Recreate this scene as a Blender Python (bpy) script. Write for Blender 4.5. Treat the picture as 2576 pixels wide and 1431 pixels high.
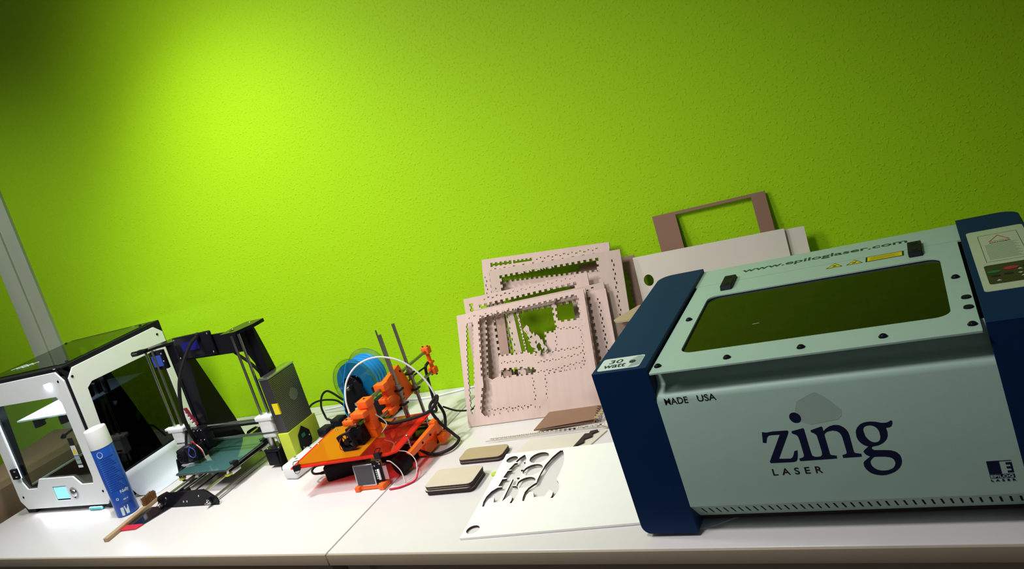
import bpy, bmesh, math, random
from mathutils import Vector, Matrix, Euler
random.seed(7)
PI = math.pi
sc = bpy.context.scene
for o in list(bpy.data.objects):
    bpy.data.objects.remove(o)

# ------------------------------------------------------------------ camera, world, lights, exposure
# metres; table top is z = 0, the wall is y = 0, x runs along the wall, floor is z = -0.74
cam_d = bpy.data.cameras.new('camera')
cam = bpy.data.objects.new('camera', cam_d)
sc.collection.objects.link(cam)
cam.location = (1.2357, -1.9846, 0.7797)
cam.rotation_euler = (1.447, 0.3288, 0.5028)
cam_d.sensor_width = 36.0
cam_d.lens = 28.574
cam_d.shift_x = 0.06786
cam_d.shift_y = -0.0630
cam_d.clip_start = 0.02
sc.camera = cam

w = bpy.data.worlds.new('world'); sc.world = w; w.use_nodes = True
bg = w.node_tree.nodes['Background']
bg.inputs[0].default_value = (0.95, 1.0, 1.0, 1)
bg.inputs[1].default_value = 0.055

def area(name, loc, target, sx, sy, power, color, spread=PI):
    d = bpy.data.lights.new(name, 'AREA'); d.shape = 'RECTANGLE'; d.size = sx; d.size_y = sy
    d.energy = power; d.color = color; d.spread = spread
    o = bpy.data.objects.new(name, d); sc.collection.objects.link(o)
    o.location = loc
    o.rotation_euler = (Vector(target) - Vector(loc)).to_track_quat('-Z', 'Y').to_euler()
    return o
def spot(name, loc, target, power, color, size, blend, radius):
    d = bpy.data.lights.new(name, 'SPOT'); d.energy = power; d.color = color; d.spot_size = math.radians(size); d.spot_blend = blend; d.shadow_soft_size = radius
    o = bpy.data.objects.new(name, d); sc.collection.objects.link(o); o.location = loc
    o.rotation_euler = (Vector(target) - Vector(loc)).to_track_quat('-Z', 'Y').to_euler()
    return o
spot('ceiling_lamp', (-0.62, -0.68, 1.90), (-0.58, -0.60, 0.0), 66, (1.0, 0.97, 0.94), 100, 1.0, 0.07)
spot('wall_fill', (-0.46, -1.50, 1.62), (-0.36, 0.0, 0.30), 72, (1.0, 0.97, 0.92), 98, 1.0, 0.30)  # unseen soft fill, added to brighten the wall
spot('right_fill', (0.50, -1.42, 1.88), (0.60, -0.82, 0.03), 48, (1.0, 0.97, 0.95), 92, 1.0, 0.15)  # added fill out of view, lifts the right table and engraver front
spot('left_fill', (-1.75, -1.35, 1.45), (-2.05, 0.0, 0.10), 22, (0.97, 1.0, 0.95), 105, 1.0, 0.20)  # off-frame fill added for the dark left end of the wall

sc.view_settings.view_transform = 'Standard'
sc.view_settings.look = 'None'
sc.view_settings.gamma = 1.0
sc.view_settings.use_curve_mapping = False
sc.view_settings.exposure = 0.55

# ------------------------------------------------------------------ materials
def mat(name, col, rough=0.5, metal=0.0, var=0.06, scale=30.0, bump=0.0, bscale=200.0, coat=0.0, spec=0.5, emit=None, estr=0.0, trans=0.0, alpha=1.0, ior=1.45):
    m = bpy.data.materials.new(name); m.use_nodes = True
    nt = m.node_tree; b = nt.nodes['Principled BSDF']
    b.inputs['Roughness'].default_value = rough; b.inputs['Metallic'].default_value = metal
    b.inputs['Coat Weight'].default_value = coat; b.inputs['Specular IOR Level'].default_value = spec
    b.inputs['Transmission Weight'].default_value = trans; b.inputs['Alpha'].default_value = alpha; b.inputs['IOR'].default_value = ior
    c = (col[0], col[1], col[2], 1)
    b.inputs['Base Color'].default_value = c
    if var or bump:
        tc = nt.nodes.new('ShaderNodeTexCoord')
    if var:
        n = nt.nodes.new('ShaderNodeTexNoise'); n.inputs['Scale'].default_value = scale; n.inputs['Detail'].default_value = 4
        nt.links.new(tc.outputs['Object'], n.inputs['Vector'])
        mx = nt.nodes.new('ShaderNodeMix'); mx.data_type = 'RGBA'
        mx.inputs[6].default_value = tuple(max(0, v * (1 - var)) for v in col) + (1,)
        mx.inputs[7].default_value = tuple(min(1, v * (1 + var)) for v in col) + (1,)
        nt.links.new(n.outputs['Fac'], mx.inputs[0]); nt.links.new(mx.outputs[2], b.inputs['Base Color'])
    if bump:
        n2 = nt.nodes.new('ShaderNodeTexNoise'); n2.inputs['Scale'].default_value = bscale; n2.inputs['Detail'].default_value = 3
        nt.links.new(tc.outputs['Object'], n2.inputs['Vector'])
        bp = nt.nodes.new('ShaderNodeBump'); bp.inputs['Strength'].default_value = bump; bp.inputs['Distance'].default_value = 0.001
        nt.links.new(n2.outputs['Fac'], bp.inputs['Height']); nt.links.new(bp.outputs['Normal'], b.inputs['Normal'])
    if emit:
        b.inputs['Emission Color'].default_value = (*emit, 1); b.inputs['Emission Strength'].default_value = estr
    return m

def wall_material():
    m = mat('lime_green_woodchip_paint', (0.36, 0.66, 0.006), rough=0.6, var=0, spec=0.2)
    nt = m.node_tree; b = nt.nodes['Principled BSDF']; L = nt.links.new
    tc = nt.nodes.new('ShaderNodeTexCoord')
    n = nt.nodes.new('ShaderNodeTexNoise'); n.inputs['Scale'].default_value = 150; n.inputs['Detail'].default_value = 3.0; n.inputs['Distortion'].default_value = 0.4
    L(tc.outputs['Object'], n.inputs['Vector'])
    r = nt.nodes.new('ShaderNodeValToRGB'); r.color_ramp.elements[0].position = 0.56; r.color_ramp.elements[1].position = 0.72
    L(n.outputs['Fac'], r.inputs[0])
    n2 = nt.nodes.new('ShaderNodeTexNoise'); n2.inputs['Scale'].default_value = 230; n2.inputs['Detail'].default_value = 2
    L(tc.outputs['Object'], n2.inputs['Vector'])
    ad = nt.nodes.new('ShaderNodeMath'); ad.operation = 'MULTIPLY_ADD'; ad.inputs[1].default_value = 0.22
    L(n2.outputs['Fac'], ad.inputs[0]); L(r.outputs[0], ad.inputs[2])
    bp = nt.nodes.new('ShaderNodeBump'); bp.inputs['Strength'].default_value = 0.6; bp.inputs['Distance'].default_value = 0.0016
    L(ad.outputs[0], bp.inputs['Height']); L(bp.outputs['Normal'], b.inputs['Normal'])
    return m

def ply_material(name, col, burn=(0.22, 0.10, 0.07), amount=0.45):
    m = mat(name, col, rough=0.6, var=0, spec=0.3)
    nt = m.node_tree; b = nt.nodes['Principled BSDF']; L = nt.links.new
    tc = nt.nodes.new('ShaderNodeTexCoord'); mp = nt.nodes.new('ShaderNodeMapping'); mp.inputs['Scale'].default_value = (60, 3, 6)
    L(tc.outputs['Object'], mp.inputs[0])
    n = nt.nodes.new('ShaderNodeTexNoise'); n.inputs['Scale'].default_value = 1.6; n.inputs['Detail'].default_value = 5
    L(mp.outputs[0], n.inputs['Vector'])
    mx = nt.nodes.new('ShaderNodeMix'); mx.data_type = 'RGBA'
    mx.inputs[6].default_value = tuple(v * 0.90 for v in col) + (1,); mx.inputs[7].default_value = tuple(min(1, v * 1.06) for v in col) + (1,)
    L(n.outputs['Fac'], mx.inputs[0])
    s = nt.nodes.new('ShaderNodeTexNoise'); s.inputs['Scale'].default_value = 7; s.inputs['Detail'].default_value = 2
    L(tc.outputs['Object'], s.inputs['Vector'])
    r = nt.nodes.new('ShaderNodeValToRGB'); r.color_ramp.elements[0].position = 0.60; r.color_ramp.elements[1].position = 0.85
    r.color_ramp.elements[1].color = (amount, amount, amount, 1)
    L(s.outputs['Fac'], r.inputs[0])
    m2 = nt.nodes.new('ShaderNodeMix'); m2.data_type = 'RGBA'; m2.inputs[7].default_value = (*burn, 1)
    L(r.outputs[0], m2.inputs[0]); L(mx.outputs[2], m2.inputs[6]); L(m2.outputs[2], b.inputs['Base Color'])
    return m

def clear_plastic(name, tint, alpha_mix, rough=0.03, body=None, edge=0.55):
    """thin clear or tinted sheet: transparent mixed with a glossy coat"""
    m = bpy.data.materials.new(name); m.use_nodes = True; nt = m.node_tree; L = nt.links.new
    for n in list(nt.nodes): nt.nodes.remove(n)
    out = nt.nodes.new('ShaderNodeOutputMaterial'); mx = nt.nodes.new('ShaderNodeMixShader')
    t = nt.nodes.new('ShaderNodeBsdfTransparent'); t.inputs[0].default_value = (*tint, 1)
    g = nt.nodes.new('ShaderNodeBsdfPrincipled') if body else nt.nodes.new('ShaderNodeBsdfGlossy')
    g.inputs[0].default_value = (*(body or (1, 1, 1)), 1); g.inputs['Roughness'].default_value = rough
    lw = nt.nodes.new('ShaderNodeLayerWeight'); pw = nt.nodes.new('ShaderNodeMath'); pw.operation = 'POWER'; pw.inputs[1].default_value = 4.0; L(lw.outputs['Facing'], pw.inputs[0])
    no = nt.nodes.new('ShaderNodeTexNoise'); no.inputs['Scale'].default_value = 14
    sm = nt.nodes.new('ShaderNodeMath'); sm.operation = 'MULTIPLY_ADD'; sm.inputs[1].default_value = 0.03; sm.inputs[2].default_value = alpha_mix; L(no.outputs['Fac'], sm.inputs[0])
    ad = nt.nodes.new('ShaderNodeMath'); ad.operation = 'MULTIPLY_ADD'; ad.use_clamp = True; ad.inputs[1].default_value = edge; L(pw.outputs[0], ad.inputs[0]); L(sm.outputs[0], ad.inputs[2])
    L(ad.outputs[0], mx.inputs[0]); L(t.outputs[0], mx.inputs[1]); L(g.outputs[0], mx.inputs[2]); L(mx.outputs[0], out.inputs[0])
    return m

def perforated_material():
    m = mat('perforated_steel', (0.30, 0.30, 0.31), rough=0.38, metal=0.85, var=0)
    nt = m.node_tree; b = nt.nodes['Principled BSDF']; L = nt.links.new
    tc = nt.nodes.new('ShaderNodeTexCoord')
    ds = []
    for off in ((0, 0), (0.5, 0.5)):
        mp = nt.nodes.new('ShaderNodeMapping'); mp.inputs['Scale'].default_value = (0, 1 / 0.0052, 1 / 0.0088); mp.inputs['Location'].default_value = (0, off[0], off[1])
        L(tc.outputs['Object'], mp.inputs[0])
        f = nt.nodes.new('ShaderNodeVectorMath'); f.operation = 'FRACTION'; L(mp.outputs[0], f.inputs[0])
        s = nt.nodes.new('ShaderNodeVectorMath'); s.operation = 'SUBTRACT'; s.inputs[1].default_value = (0, 0.5, 0.5); L(f.outputs[0], s.inputs[0])
        k = nt.nodes.new('ShaderNodeVectorMath'); k.operation = 'MULTIPLY'; k.inputs[1].default_value = (0, 0.0052, 0.0088); L(s.outputs[0], k.inputs[0])
        ln = nt.nodes.new('ShaderNodeVectorMath'); ln.operation = 'LENGTH'; L(k.outputs[0], ln.inputs[0]); ds.append(ln)
    mn = nt.nodes.new('ShaderNodeMath'); mn.operation = 'MINIMUM'; L(ds[0].outputs['Value'], mn.inputs[0]); L(ds[1].outputs['Value'], mn.inputs[1])
    lt = nt.nodes.new('ShaderNodeMath'); lt.operation = 'LESS_THAN'; lt.inputs[1].default_value = 0.0021; L(mn.outputs[0], lt.inputs[0])
    mx = nt.nodes.new('ShaderNodeMix'); mx.data_type = 'RGBA'; mx.inputs[6].default_value = (0.33, 0.33, 0.30, 1); mx.inputs[7].default_value = (0.008, 0.006, 0.008, 1)
    L(lt.outputs[0], mx.inputs[0]); L(mx.outputs[2], b.inputs['Base Color'])
    i = nt.nodes.new('ShaderNodeMath'); i.operation = 'SUBTRACT'; i.inputs[0].default_value = 0.85; L(lt.outputs[0], i.inputs[1]); i.use_clamp = True
    L(i.outputs[0], b.inputs['Metallic'])
    return m

M = {}
M['wall'] = wall_material()
M['floor'] = mat('brown_floor', (0.10, 0.045, 0.03), rough=0.5)
M['pilaster'] = mat('off_white_duct', (0.50, 0.56, 0.42), rough=0.5, var=0.12, scale=5)
M['table'] = mat('white_laminate', (0.70, 0.675, 0.68), rough=0.25, var=0.02, bump=0.05, bscale=900)
M['tedge'] = mat('beige_table_edge', (0.40, 0.33, 0.24), rough=0.45)
M['tleg'] = mat('beige_table_leg', (0.42, 0.38, 0.28), rough=0.45)
M['seat'] = mat('red_brown_wood', (0.22, 0.05, 0.02), rough=0.4, var=0.25)
M['card'] = mat('brown_cardboard', (0.22, 0.145, 0.085), rough=0.8, var=0.12, scale=12)
M['white'] = mat('white_composite', (0.86, 0.89, 0.90), rough=0.55, var=0.015, spec=0.15)
M['black'] = mat('black_plastic', (0.010, 0.010, 0.014), rough=0.5, var=0.2, spec=0.12)
M['gblack'] = mat('gloss_black_acrylic', (0.008, 0.008, 0.012), rough=0.16, var=0.1, spec=0.16)
M['rubber'] = mat('black_rubber', (0.010, 0.009, 0.011), rough=0.6, var=0.2, spec=0.25)
M['steel'] = mat('chromed_steel', (0.55, 0.55, 0.55), rough=0.22, metal=1.0, var=0.05)
M['dsteel'] = mat('dull_steel', (0.30, 0.30, 0.28), rough=0.38, metal=1.0, var=0.1)
M['alu'] = mat('aluminium', (0.62, 0.63, 0.65), rough=0.3, metal=1.0, var=0.05)
M['wplast'] = mat('white_plastic', (0.78, 0.80, 0.80), rough=0.4, var=0.02)
M['clear'] = clear_plastic('clear_acrylic', (0.82, 0.88, 0.84), 0.02)
M['smoke'] = clear_plastic('tinted_side_acrylic', (0.13, 0.145, 0.17), 0.02)
M['topclear'] = clear_plastic('tinted_top_acrylic', (0.52, 0.66, 0.50), 0.05)
M['spoolclear'] = clear_plastic('clear_spool_plastic', (0.80, 0.86, 0.80), 0.04)
M['lidglass'] = clear_plastic('dark_olive_lid_window', (0.085, 0.085, 0.025), 0.03, 0.05, None, 0.36)
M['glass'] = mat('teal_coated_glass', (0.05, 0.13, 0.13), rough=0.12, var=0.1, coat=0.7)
M['can'] = mat('royal_blue_can', (0.012, 0.075, 0.42), rough=0.3, var=0.03, coat=0.2)
M['wood'] = mat('raw_wood', (0.42, 0.29, 0.17), rough=0.6, var=0.2, scale=60)
M['bristle'] = mat('brown_bristle', (0.20, 0.09, 0.025), rough=0.8, var=0.3, scale=300)
M['redacr'] = mat('red_plastic', (0.62, 0.02, 0.04), rough=0.3, var=0.05)
M['blade'] = mat('dark_mirror_blade', (0.10, 0.10, 0.13), rough=0.08, metal=0.9, var=0.05)
M['cyan'] = mat('cyan_plastic', (0.10, 0.55, 0.62), rough=0.3, var=0.03)
M['orange'] = mat('orange_printed_plastic', (0.95, 0.13, 0.008), rough=0.42, var=0.06, bump=0.3, bscale=1500)
M['lime'] = mat('lime_printed_plastic', (0.52, 0.62, 0.05), rough=0.5, var=0.08, bump=0.3, bscale=1500)
M['yellow'] = mat('yellow_label', (0.80, 0.66, 0.01), rough=0.5, var=0.02)
M['fila'] = mat('blue_filament', (0.01, 0.26, 0.74), rough=0.3, var=0.1, scale=200, coat=0.2)
M['ptfe'] = mat('white_ptfe_tube', (0.80, 0.84, 0.86), rough=0.35, var=0.02)
M['wire_r'] = mat('red_wire', (0.60, 0.02, 0.05), rough=0.4, var=0.02)
M['wire_b'] = mat('blue_wire', (0.05, 0.10, 0.55), rough=0.4, var=0.02)
M['wire_w'] = mat('white_wire', (0.75, 0.72, 0.72), rough=0.4, var=0.02)
M['screen'] = mat('cyan_lit_screen', (0.2, 0.6, 0.7), rough=0.3, var=0, emit=(0.30, 0.72, 0.85), estr=0.55)
M['screen_off'] = mat('dark_grey_screen', (0.055, 0.05, 0.06), rough=0.12, var=0.03)
M['lcd_blue'] = mat('deep_blue_screen', (0.01, 0.01, 0.16), rough=0.15, var=0.03, coat=0.3)
M['led'] = mat('led_strip', (1, 1, 1), rough=0.5, var=0, emit=(0.55, 0.75, 1.0), estr=5)
M['paint_blue'] = mat('navy_powder_coat', (0.001, 0.021, 0.082), rough=0.55, var=0.05, spec=0.22, bump=0.12, bscale=900)
M['paint_grey'] = mat('mint_grey_powder_coat', (0.41, 0.59, 0.50), rough=0.42, var=0.03, bump=0.15, bscale=1200)
M['ink'] = mat('navy_ink', (0.006, 0.010, 0.045), rough=0.4, var=0.02)
M['bink'] = mat('black_ink', (0.012, 0.012, 0.016), rough=0.5, var=0.02)
M['tink'] = mat('dark_green_ink', (0.02, 0.055, 0.05), rough=0.5, var=0.02)
M['label'] = mat('pale_label', (0.62, 0.74, 0.72), rough=0.4, var=0.02)
M['labelgrey'] = mat('grey_label_print', (0.33, 0.42, 0.42), rough=0.4, var=0.25, scale=120)
M['plate'] = mat('pale_green_control_plate', (0.52, 0.62, 0.42), rough=0.4, var=0.02)
M['keypad'] = mat('dark_brown_keypad', (0.03, 0.022, 0.02), rough=0.3, var=0.05)
M['green'] = mat('green_key', (0.01, 0.16, 0.06), rough=0.4, var=0.02)
M['red'] = mat('red_key', (0.48, 0.01, 0.05), rough=0.4, var=0.02)
M['greyprint'] = mat('grey_print', (0.30, 0.38, 0.26), rough=0.5, var=0.2, scale=400)
M['mdf'] = mat('brown_hardboard', (0.26, 0.145, 0.095), rough=0.7, var=0.08)
M['boardw'] = mat('white_foam_board', (0.92, 0.93, 0.89), rough=0.5, var=0.02)
M['boardp'] = mat('birch_panel', (0.68, 0.63, 0.55), rough=0.55, var=0.10, scale=6)
M['burn'] = mat('charred_edge', (0.035, 0.018, 0.018), rough=0.7, var=0.3, scale=100)
M['tan'] = mat('tan_card', (0.42, 0.33, 0.20), rough=0.6, var=0.06)
M['cream'] = mat('cream_card', (0.60, 0.52, 0.42), rough=0.6, var=0.06)
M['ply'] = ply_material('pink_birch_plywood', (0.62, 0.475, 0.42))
M['plyb'] = ply_material('greyer_birch_plywood', (0.54, 0.43, 0.36), amount=0.35)  # birch a little darker and greyer than the pink one
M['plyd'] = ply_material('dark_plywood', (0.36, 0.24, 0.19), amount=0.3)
M['paper'] = mat('white_paper', (0.66, 0.72, 0.82), rough=0.6, var=0.015)
M['gold'] = mat('spring_steel', (0.45, 0.38, 0.25), rough=0.3, metal=1.0, var=0.05)
M['darkcase'] = mat('dark_steel_case', (0.10, 0.09, 0.10), rough=0.4, metal=0.8, var=0.1)
M['perf'] = perforated_material()

# fluorescent orange-red acrylic: light passing through it turns red, its own body glows orange
M['acr'] = clear_plastic('fluorescent_orange_acrylic', (1.0, 0.13, 0.16), 0.26, 0.05, (1.0, 0.06, 0.03))
M['amber'] = clear_plastic('amber_film_glass', (0.95, 0.45, 0.06), 0.40, 0.08, (0.75, 0.30, 0.01))

# ------------------------------------------------------------------ mesh helpers
def catmull(pts, n=8):
    pts = [Vector(p) for p in pts]
    if len(pts) < 3: return pts
    P = [2 * pts[0] - pts[1]] + pts + [2 * pts[-1] - pts[-2]]
    out = []
    for i in range(1, len(P) - 2):
        for k in range(n):
            t = k / n
            a, b, c, d = P[i - 1], P[i], P[i + 1], P[i + 2]
            out.append(0.5 * ((2 * b) + (c - a) * t + (2 * a - 5 * b + 4 * c - d) * t * t + (3 * b - a - 3 * c + d) * t ** 3))
    out.append(pts[-1])
    return out

class MB:
    def __init__(s, mtx=None):
        s.bm = bmesh.new(); s.m = mtx or Matrix.Identity(4)
    def _v(s, p): return s.bm.verts.new(s.m @ Vector(p))
    def hexa(s, c):
        v = [s._v(p) for p in c]
        for f in ((0, 3, 2, 1), (4, 5, 6, 7), (0, 1, 5, 4), (1, 2, 6, 5), (2, 3, 7, 6), (3, 0, 4, 7)):
            s.bm.faces.new([v[i] for i in f])
        return s
    def box(s, x0, x1, y0, y1, z0, z1, bev=0.0):
        if x0 > x1: x0, x1 = x1, x0
        if y0 > y1: y0, y1 = y1, y0
        if z0 > z1: z0, z1 = z1, z0
        if bev:
            t = bmesh.new()
            vs = [t.verts.new(p) for p in ((x0, y0, z0), (x1, y0, z0), (x1, y1, z0), (x0, y1, z0), (x0, y0, z1), (x1, y0, z1), (x1, y1, z1), (x0, y1, z1))]
            for f in ((0, 3, 2, 1), (4, 5, 6, 7), (0, 1, 5, 4), (1, 2, 6, 5), (2, 3, 7, 6), (3, 0, 4, 7)): t.faces.new([vs[i] for i in f])
            bmesh.ops.bevel(t, geom=list(t.edges), offset=bev, segments=3, affect='EDGES', profile=0.5)
            return s.merge(t)
        return s.hexa([(x0, y0, z0), (x1, y0, z0), (x1, y1, z0), (x0, y1, z0), (x0, y0, z1), (x1, y0, z1), (x1, y1, z1), (x0, y1, z1)])
    def merge(s, t, mtx=None):
        mm = s.m @ (mtx or Matrix.Identity(4))
        mp = {v: s.bm.verts.new(mm @ v.co) for v in t.verts}
        for f in t.faces:
            try: s.bm.faces.new([mp[v] for v in f.verts])
            except ValueError: pass
        t.free(); return s
    def mesh(s, me, mtx=None):
        t = bmesh.new(); t.from_mesh(me); bpy.data.meshes.remove(me); return s.merge(t, mtx)
    def cyl(s, a, b, r, r2=None, seg=16, caps=True):
        a, b = Vector(a), Vector(b); r2 = r if r2 is None else r2
        q = (b - a).to_track_quat('Z', 'Y'); R0, R1 = [], []
        for i in range(seg):
            t = 2 * PI * i / seg; d = q @ Vector((math.cos(t), math.sin(t), 0))
            R0.append(s._v(a + d * r)); R1.append(s._v(b + d * r2))
        for i in range(seg):
            j = (i + 1) % seg; s.bm.faces.new((R0[i], R0[j], R1[j], R1[i]))
        if caps: s.bm.faces.new(R0[::-1]); s.bm.faces.new(R1)
        return s
    def ring(s, a, b, ro, ri, seg=40):
        a, b = Vector(a), Vector(b); q = (b - a).to_track_quat('Z', 'Y'); L = [[], [], [], []]
        for i in range(seg):
            t = 2 * PI * i / seg; d = q @ Vector((math.cos(t), math.sin(t), 0))
            for k, (p, r) in enumerate(((a, ro), (b, ro), (b, ri), (a, ri))): L[k].append(s._v(p + d * r))
        for i in range(seg):
            j = (i + 1) % seg
            for k in range(4): s.bm.faces.new((L[k][i], L[k][j], L[(k + 1) % 4][j], L[(k + 1) % 4][i]))
        return s
    def dome(s, c, n, r, h, seg=16, rings=4):
        c = Vector(c); n = Vector(n).normalized(); q = n.to_track_quat('Z', 'Y'); prev = None
        for k in range(rings):
            t = (PI / 2) * k / rings; row = []
            for i in range(seg):
                a = 2 * PI * i / seg
                row.append(s._v(c + q @ Vector((math.cos(a) * r * math.cos(t), math.sin(a) * r * math.cos(t), h * math.sin(t)))))
            if prev:
                for i in range(seg): s.bm.faces.new((prev[i], prev[(i + 1) % seg], row[(i + 1) % seg], row[i]))
            else: s.bm.faces.new(row[::-1])
            prev = row
        top = s._v(c + n * h)
        for i in range(seg): s.bm.faces.new((prev[i], prev[(i + 1) % seg], top))
        return s
    def tube(s, pts, r, seg=8, smooth=6):
        pts = catmull(pts, smooth) if smooth else [Vector(p) for p in pts]
        prev = None; up = None
        for i, p in enumerate(pts):
            d = (pts[min(i + 1, len(pts) - 1)] - pts[max(i - 1, 0)]).normalized()
            if up is None:
                up = Vector((0, 0, 1)) if abs(d.z) < 0.9 else Vector((1, 0, 0))
            a = d.cross(up).normalized(); up = a.cross(d).normalized()
            row = [s._v(p + (a * math.cos(2 * PI * k / seg) + up * math.sin(2 * PI * k / seg)) * r) for k in range(seg)]
            if prev:
                for k in range(seg): s.bm.faces.new((prev[k], prev[(k + 1) % seg], row[(k + 1) % seg], row[k]))
            else: s.bm.faces.new(row[::-1])
            prev = row
        s.bm.faces.new(prev); return s
    def sweep(s, prof, x0, x1):
        """extrude an open (y,z) line into a surface from x0 to x1"""
        A = [s._v((x0, y, z)) for y, z in prof]; B = [s._v((x1, y, z)) for y, z in prof]
        for i in range(len(prof) - 1): s.bm.faces.new((A[i], B[i], B[i + 1], A[i + 1]))
        return s
    def build(s, name, m, parent=None, smooth=35, bevel=0.0):
        bm = s.bm
        bmesh.ops.remove_doubles(bm, verts=bm.verts, dist=1e-6)
        bmesh.ops.recalc_face_normals(bm, faces=bm.faces)
        lo = Vector((min(v.co.x for v in bm.verts), min(v.co.y for v in bm.verts), min(v.co.z for v in bm.verts)))
        hi = Vector((max(v.co.x for v in bm.verts), max(v.co.y for v in bm.verts), max(v.co.z for v in bm.verts)))
        c = (lo + hi) / 2
        if parent is None: c.z = lo.z
        for v in bm.verts: v.co -= c
        me = bpy.data.meshes.new(name); bm.to_mesh(me); bm.free()
        me.materials.append(m)
        if smooth:
            for p in me.polygons: p.use_smooth = True
            me.set_sharp_from_angle(angle=math.radians(smooth))
        o = bpy.data.objects.new(name, me); sc.collection.objects.link(o)
        wl = Vector((0, 0, 0)); q = parent
        while q is not None: wl += q.location; q = q.parent
        o.location = c - wl
        if parent is not None: o.parent = parent
        if bevel:
            b = o.modifiers.new('bevel', 'BEVEL'); b.width = bevel; b.segments = 2; b.limit_method = 'ANGLE'
        return o

def flat(polys, thick):
    """outer outlines and holes (lists of 2D points) -> filled plate mesh, z from 0 to thick"""
    cu = bpy.data.curves.new('tmp', 'CURVE'); cu.dimensions = '2D'; cu.fill_mode = 'BOTH'; cu.extrude = thick / 2
    for p in polys:
        sp = cu.splines.new('POLY'); sp.points.add(len(p) - 1)
        for i, q in enumerate(p): sp.points[i].co = (q[0], q[1], 0, 1)
        sp.use_cyclic_u = True
    o = bpy.data.objects.new('tmp', cu); sc.collection.objects.link(o)
    me = bpy.data.meshes.new_from_object(o)
    bpy.data.objects.remove(o); bpy.data.curves.remove(cu)
    for v in me.vertices: v.co.z += thick / 2
    return me

def text_mesh(body, h, width=None, thick=0.0004, shear=0.0, bold=0.0, spacing=1.0, align='LEFT'):
    cu = bpy.data.curves.new('tmp', 'FONT'); cu.body = body; cu.size = 1.0; cu.fill_mode = 'BOTH'; cu.offset = bold; cu.shear = shear; cu.space_character = spacing
    cu.resolution_u = 4
    o = bpy.data.objects.new('tmp', cu); sc.collection.objects.link(o)
    me = bpy.data.meshes.new_from_object(o)
    bpy.data.objects.remove(o); bpy.data.curves.remove(cu)
    xs = [v.co.x for v in me.vertices]; ys = [v.co.y for v in me.vertices]
    x0, x1, y0, y1 = min(xs), max(xs), min(ys), max(ys)
    sy = h / (y1 - y0); sx = (width / (x1 - x0)) if width else sy
    t = bmesh.new(); t.from_mesh(me)
    r = bmesh.ops.extrude_face_region(t, geom=list(t.faces)[:])
    for v in t.verts: v.co.x = (v.co.x - x0) * sx; v.co.y = (v.co.y - y0) * sy; v.co.z = 0
    for e in r['geom']:
        if isinstance(e, bmesh.types.BMVert): e.co.z = thick
    t.to_mesh(me); t.free()
    return me

# frames: plate coordinates (u, v, w) into the world
def F_top(z): return Matrix.Translation((0, 0, z))                                # u=x v=y
def F_front(y): return Matrix(((1, 0, 0, 0), (0, 0, -1, y), (0, 1, 0, 0), (0, 0, 0, 1)))   # u=x v=z, thickness towards -y
def F_side(x): return Matrix(((0, 0, 1, x), (1, 0, 0, 0), (0, 1, 0, 0), (0, 0, 0, 1)))     # u=y v=z, thickness towards +x
def F_sheet(O, phi, lean, roll=0.0):
    return Matrix.Translation(O) @ Matrix.Rotation(phi, 4, 'Z') @ Matrix.Rotation(PI / 2 - lean, 4, 'X') @ Matrix.Rotation(roll, 4, 'Z')

def thing(name, label, cat, loc, group=None):
    o = bpy.data.objects.new(name, None); o.empty_display_size = 0.05; sc.collection.objects.link(o)
    o.location = loc; return tag(o, label, cat, group)
def tag(o, label, cat, group=None, kind=None):
    o['label'] = label; o['category'] = cat
    if group: o['group'] = group
    if kind: o['kind'] = kind
    return o
def struct(o): o['kind'] = 'structure'; return o
def rrect(x0, y0, x1, y1, r, n=5):
    out = []
    for cx, cy, a in ((x1 - r, y0 + r, -PI / 2), (x1 - r, y1 - r, 0), (x0 + r, y1 - r, PI / 2), (x0 + r, y0 + r, PI)):
        for k in range(n + 1):
            t = a + PI / 2 * k / n; out.append((cx + r * math.cos(t), cy + r * math.sin(t)))
    return out
def circle(cx, cy, r, n=24): return [(cx + r * math.cos(2 * PI * i / n), cy + r * math.sin(2 * PI * i / n)) for i in range(n)]
def fingers(poly, tooth=0.0085, depth=0.0055, minlen=0.03):
    """turn the long sides of a closed outline into square-wave finger joints"""
    out = []
    n = len(poly)
    for i in range(n):
        a, b = Vector((*poly[i], 0)), Vector((*poly[(i + 1) % n], 0)); L = (b - a).length
        out.append((a.x, a.y))
        if L < minlen: continue
        d = (b - a) / L; nn = Vector((-d.y, d.x, 0)) * depth; k = max(1, int(L / (2 * tooth))); t = L / (2 * k + 1)
        for j in range(k):
            s0, s1 = t * (2 * j + 1), t * (2 * j + 2)
            for s, off in ((s0, 0), (s0, 1), (s1, 1), (s1, 0)):
                p = a + d * s + nn * off; out.append((p.x, p.y))
    return out
def dashes(a, b, n, w=0.0018, l=0.004, amp=0.0022):
    """row of short laser kerfs that step from side to side along a line"""
    a, b = Vector((*a, 0)), Vector((*b, 0)); d = (b - a).normalized(); nn = Vector((-d.y, d.x, 0)); out = []
    for i in range(n):
        p = a + (b - a) * ((i + 0.5) / n) + nn * (amp if i % 2 else -amp) * 0.5
        h = l * (0.6 + 0.5 * random.random()) / 2
        out.append([tuple((p + d * sx * h + nn * sy * w / 2)[:2]) for sx, sy in ((-1, -1), (1, -1), (1, 1), (-1, 1))])
    return out

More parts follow.
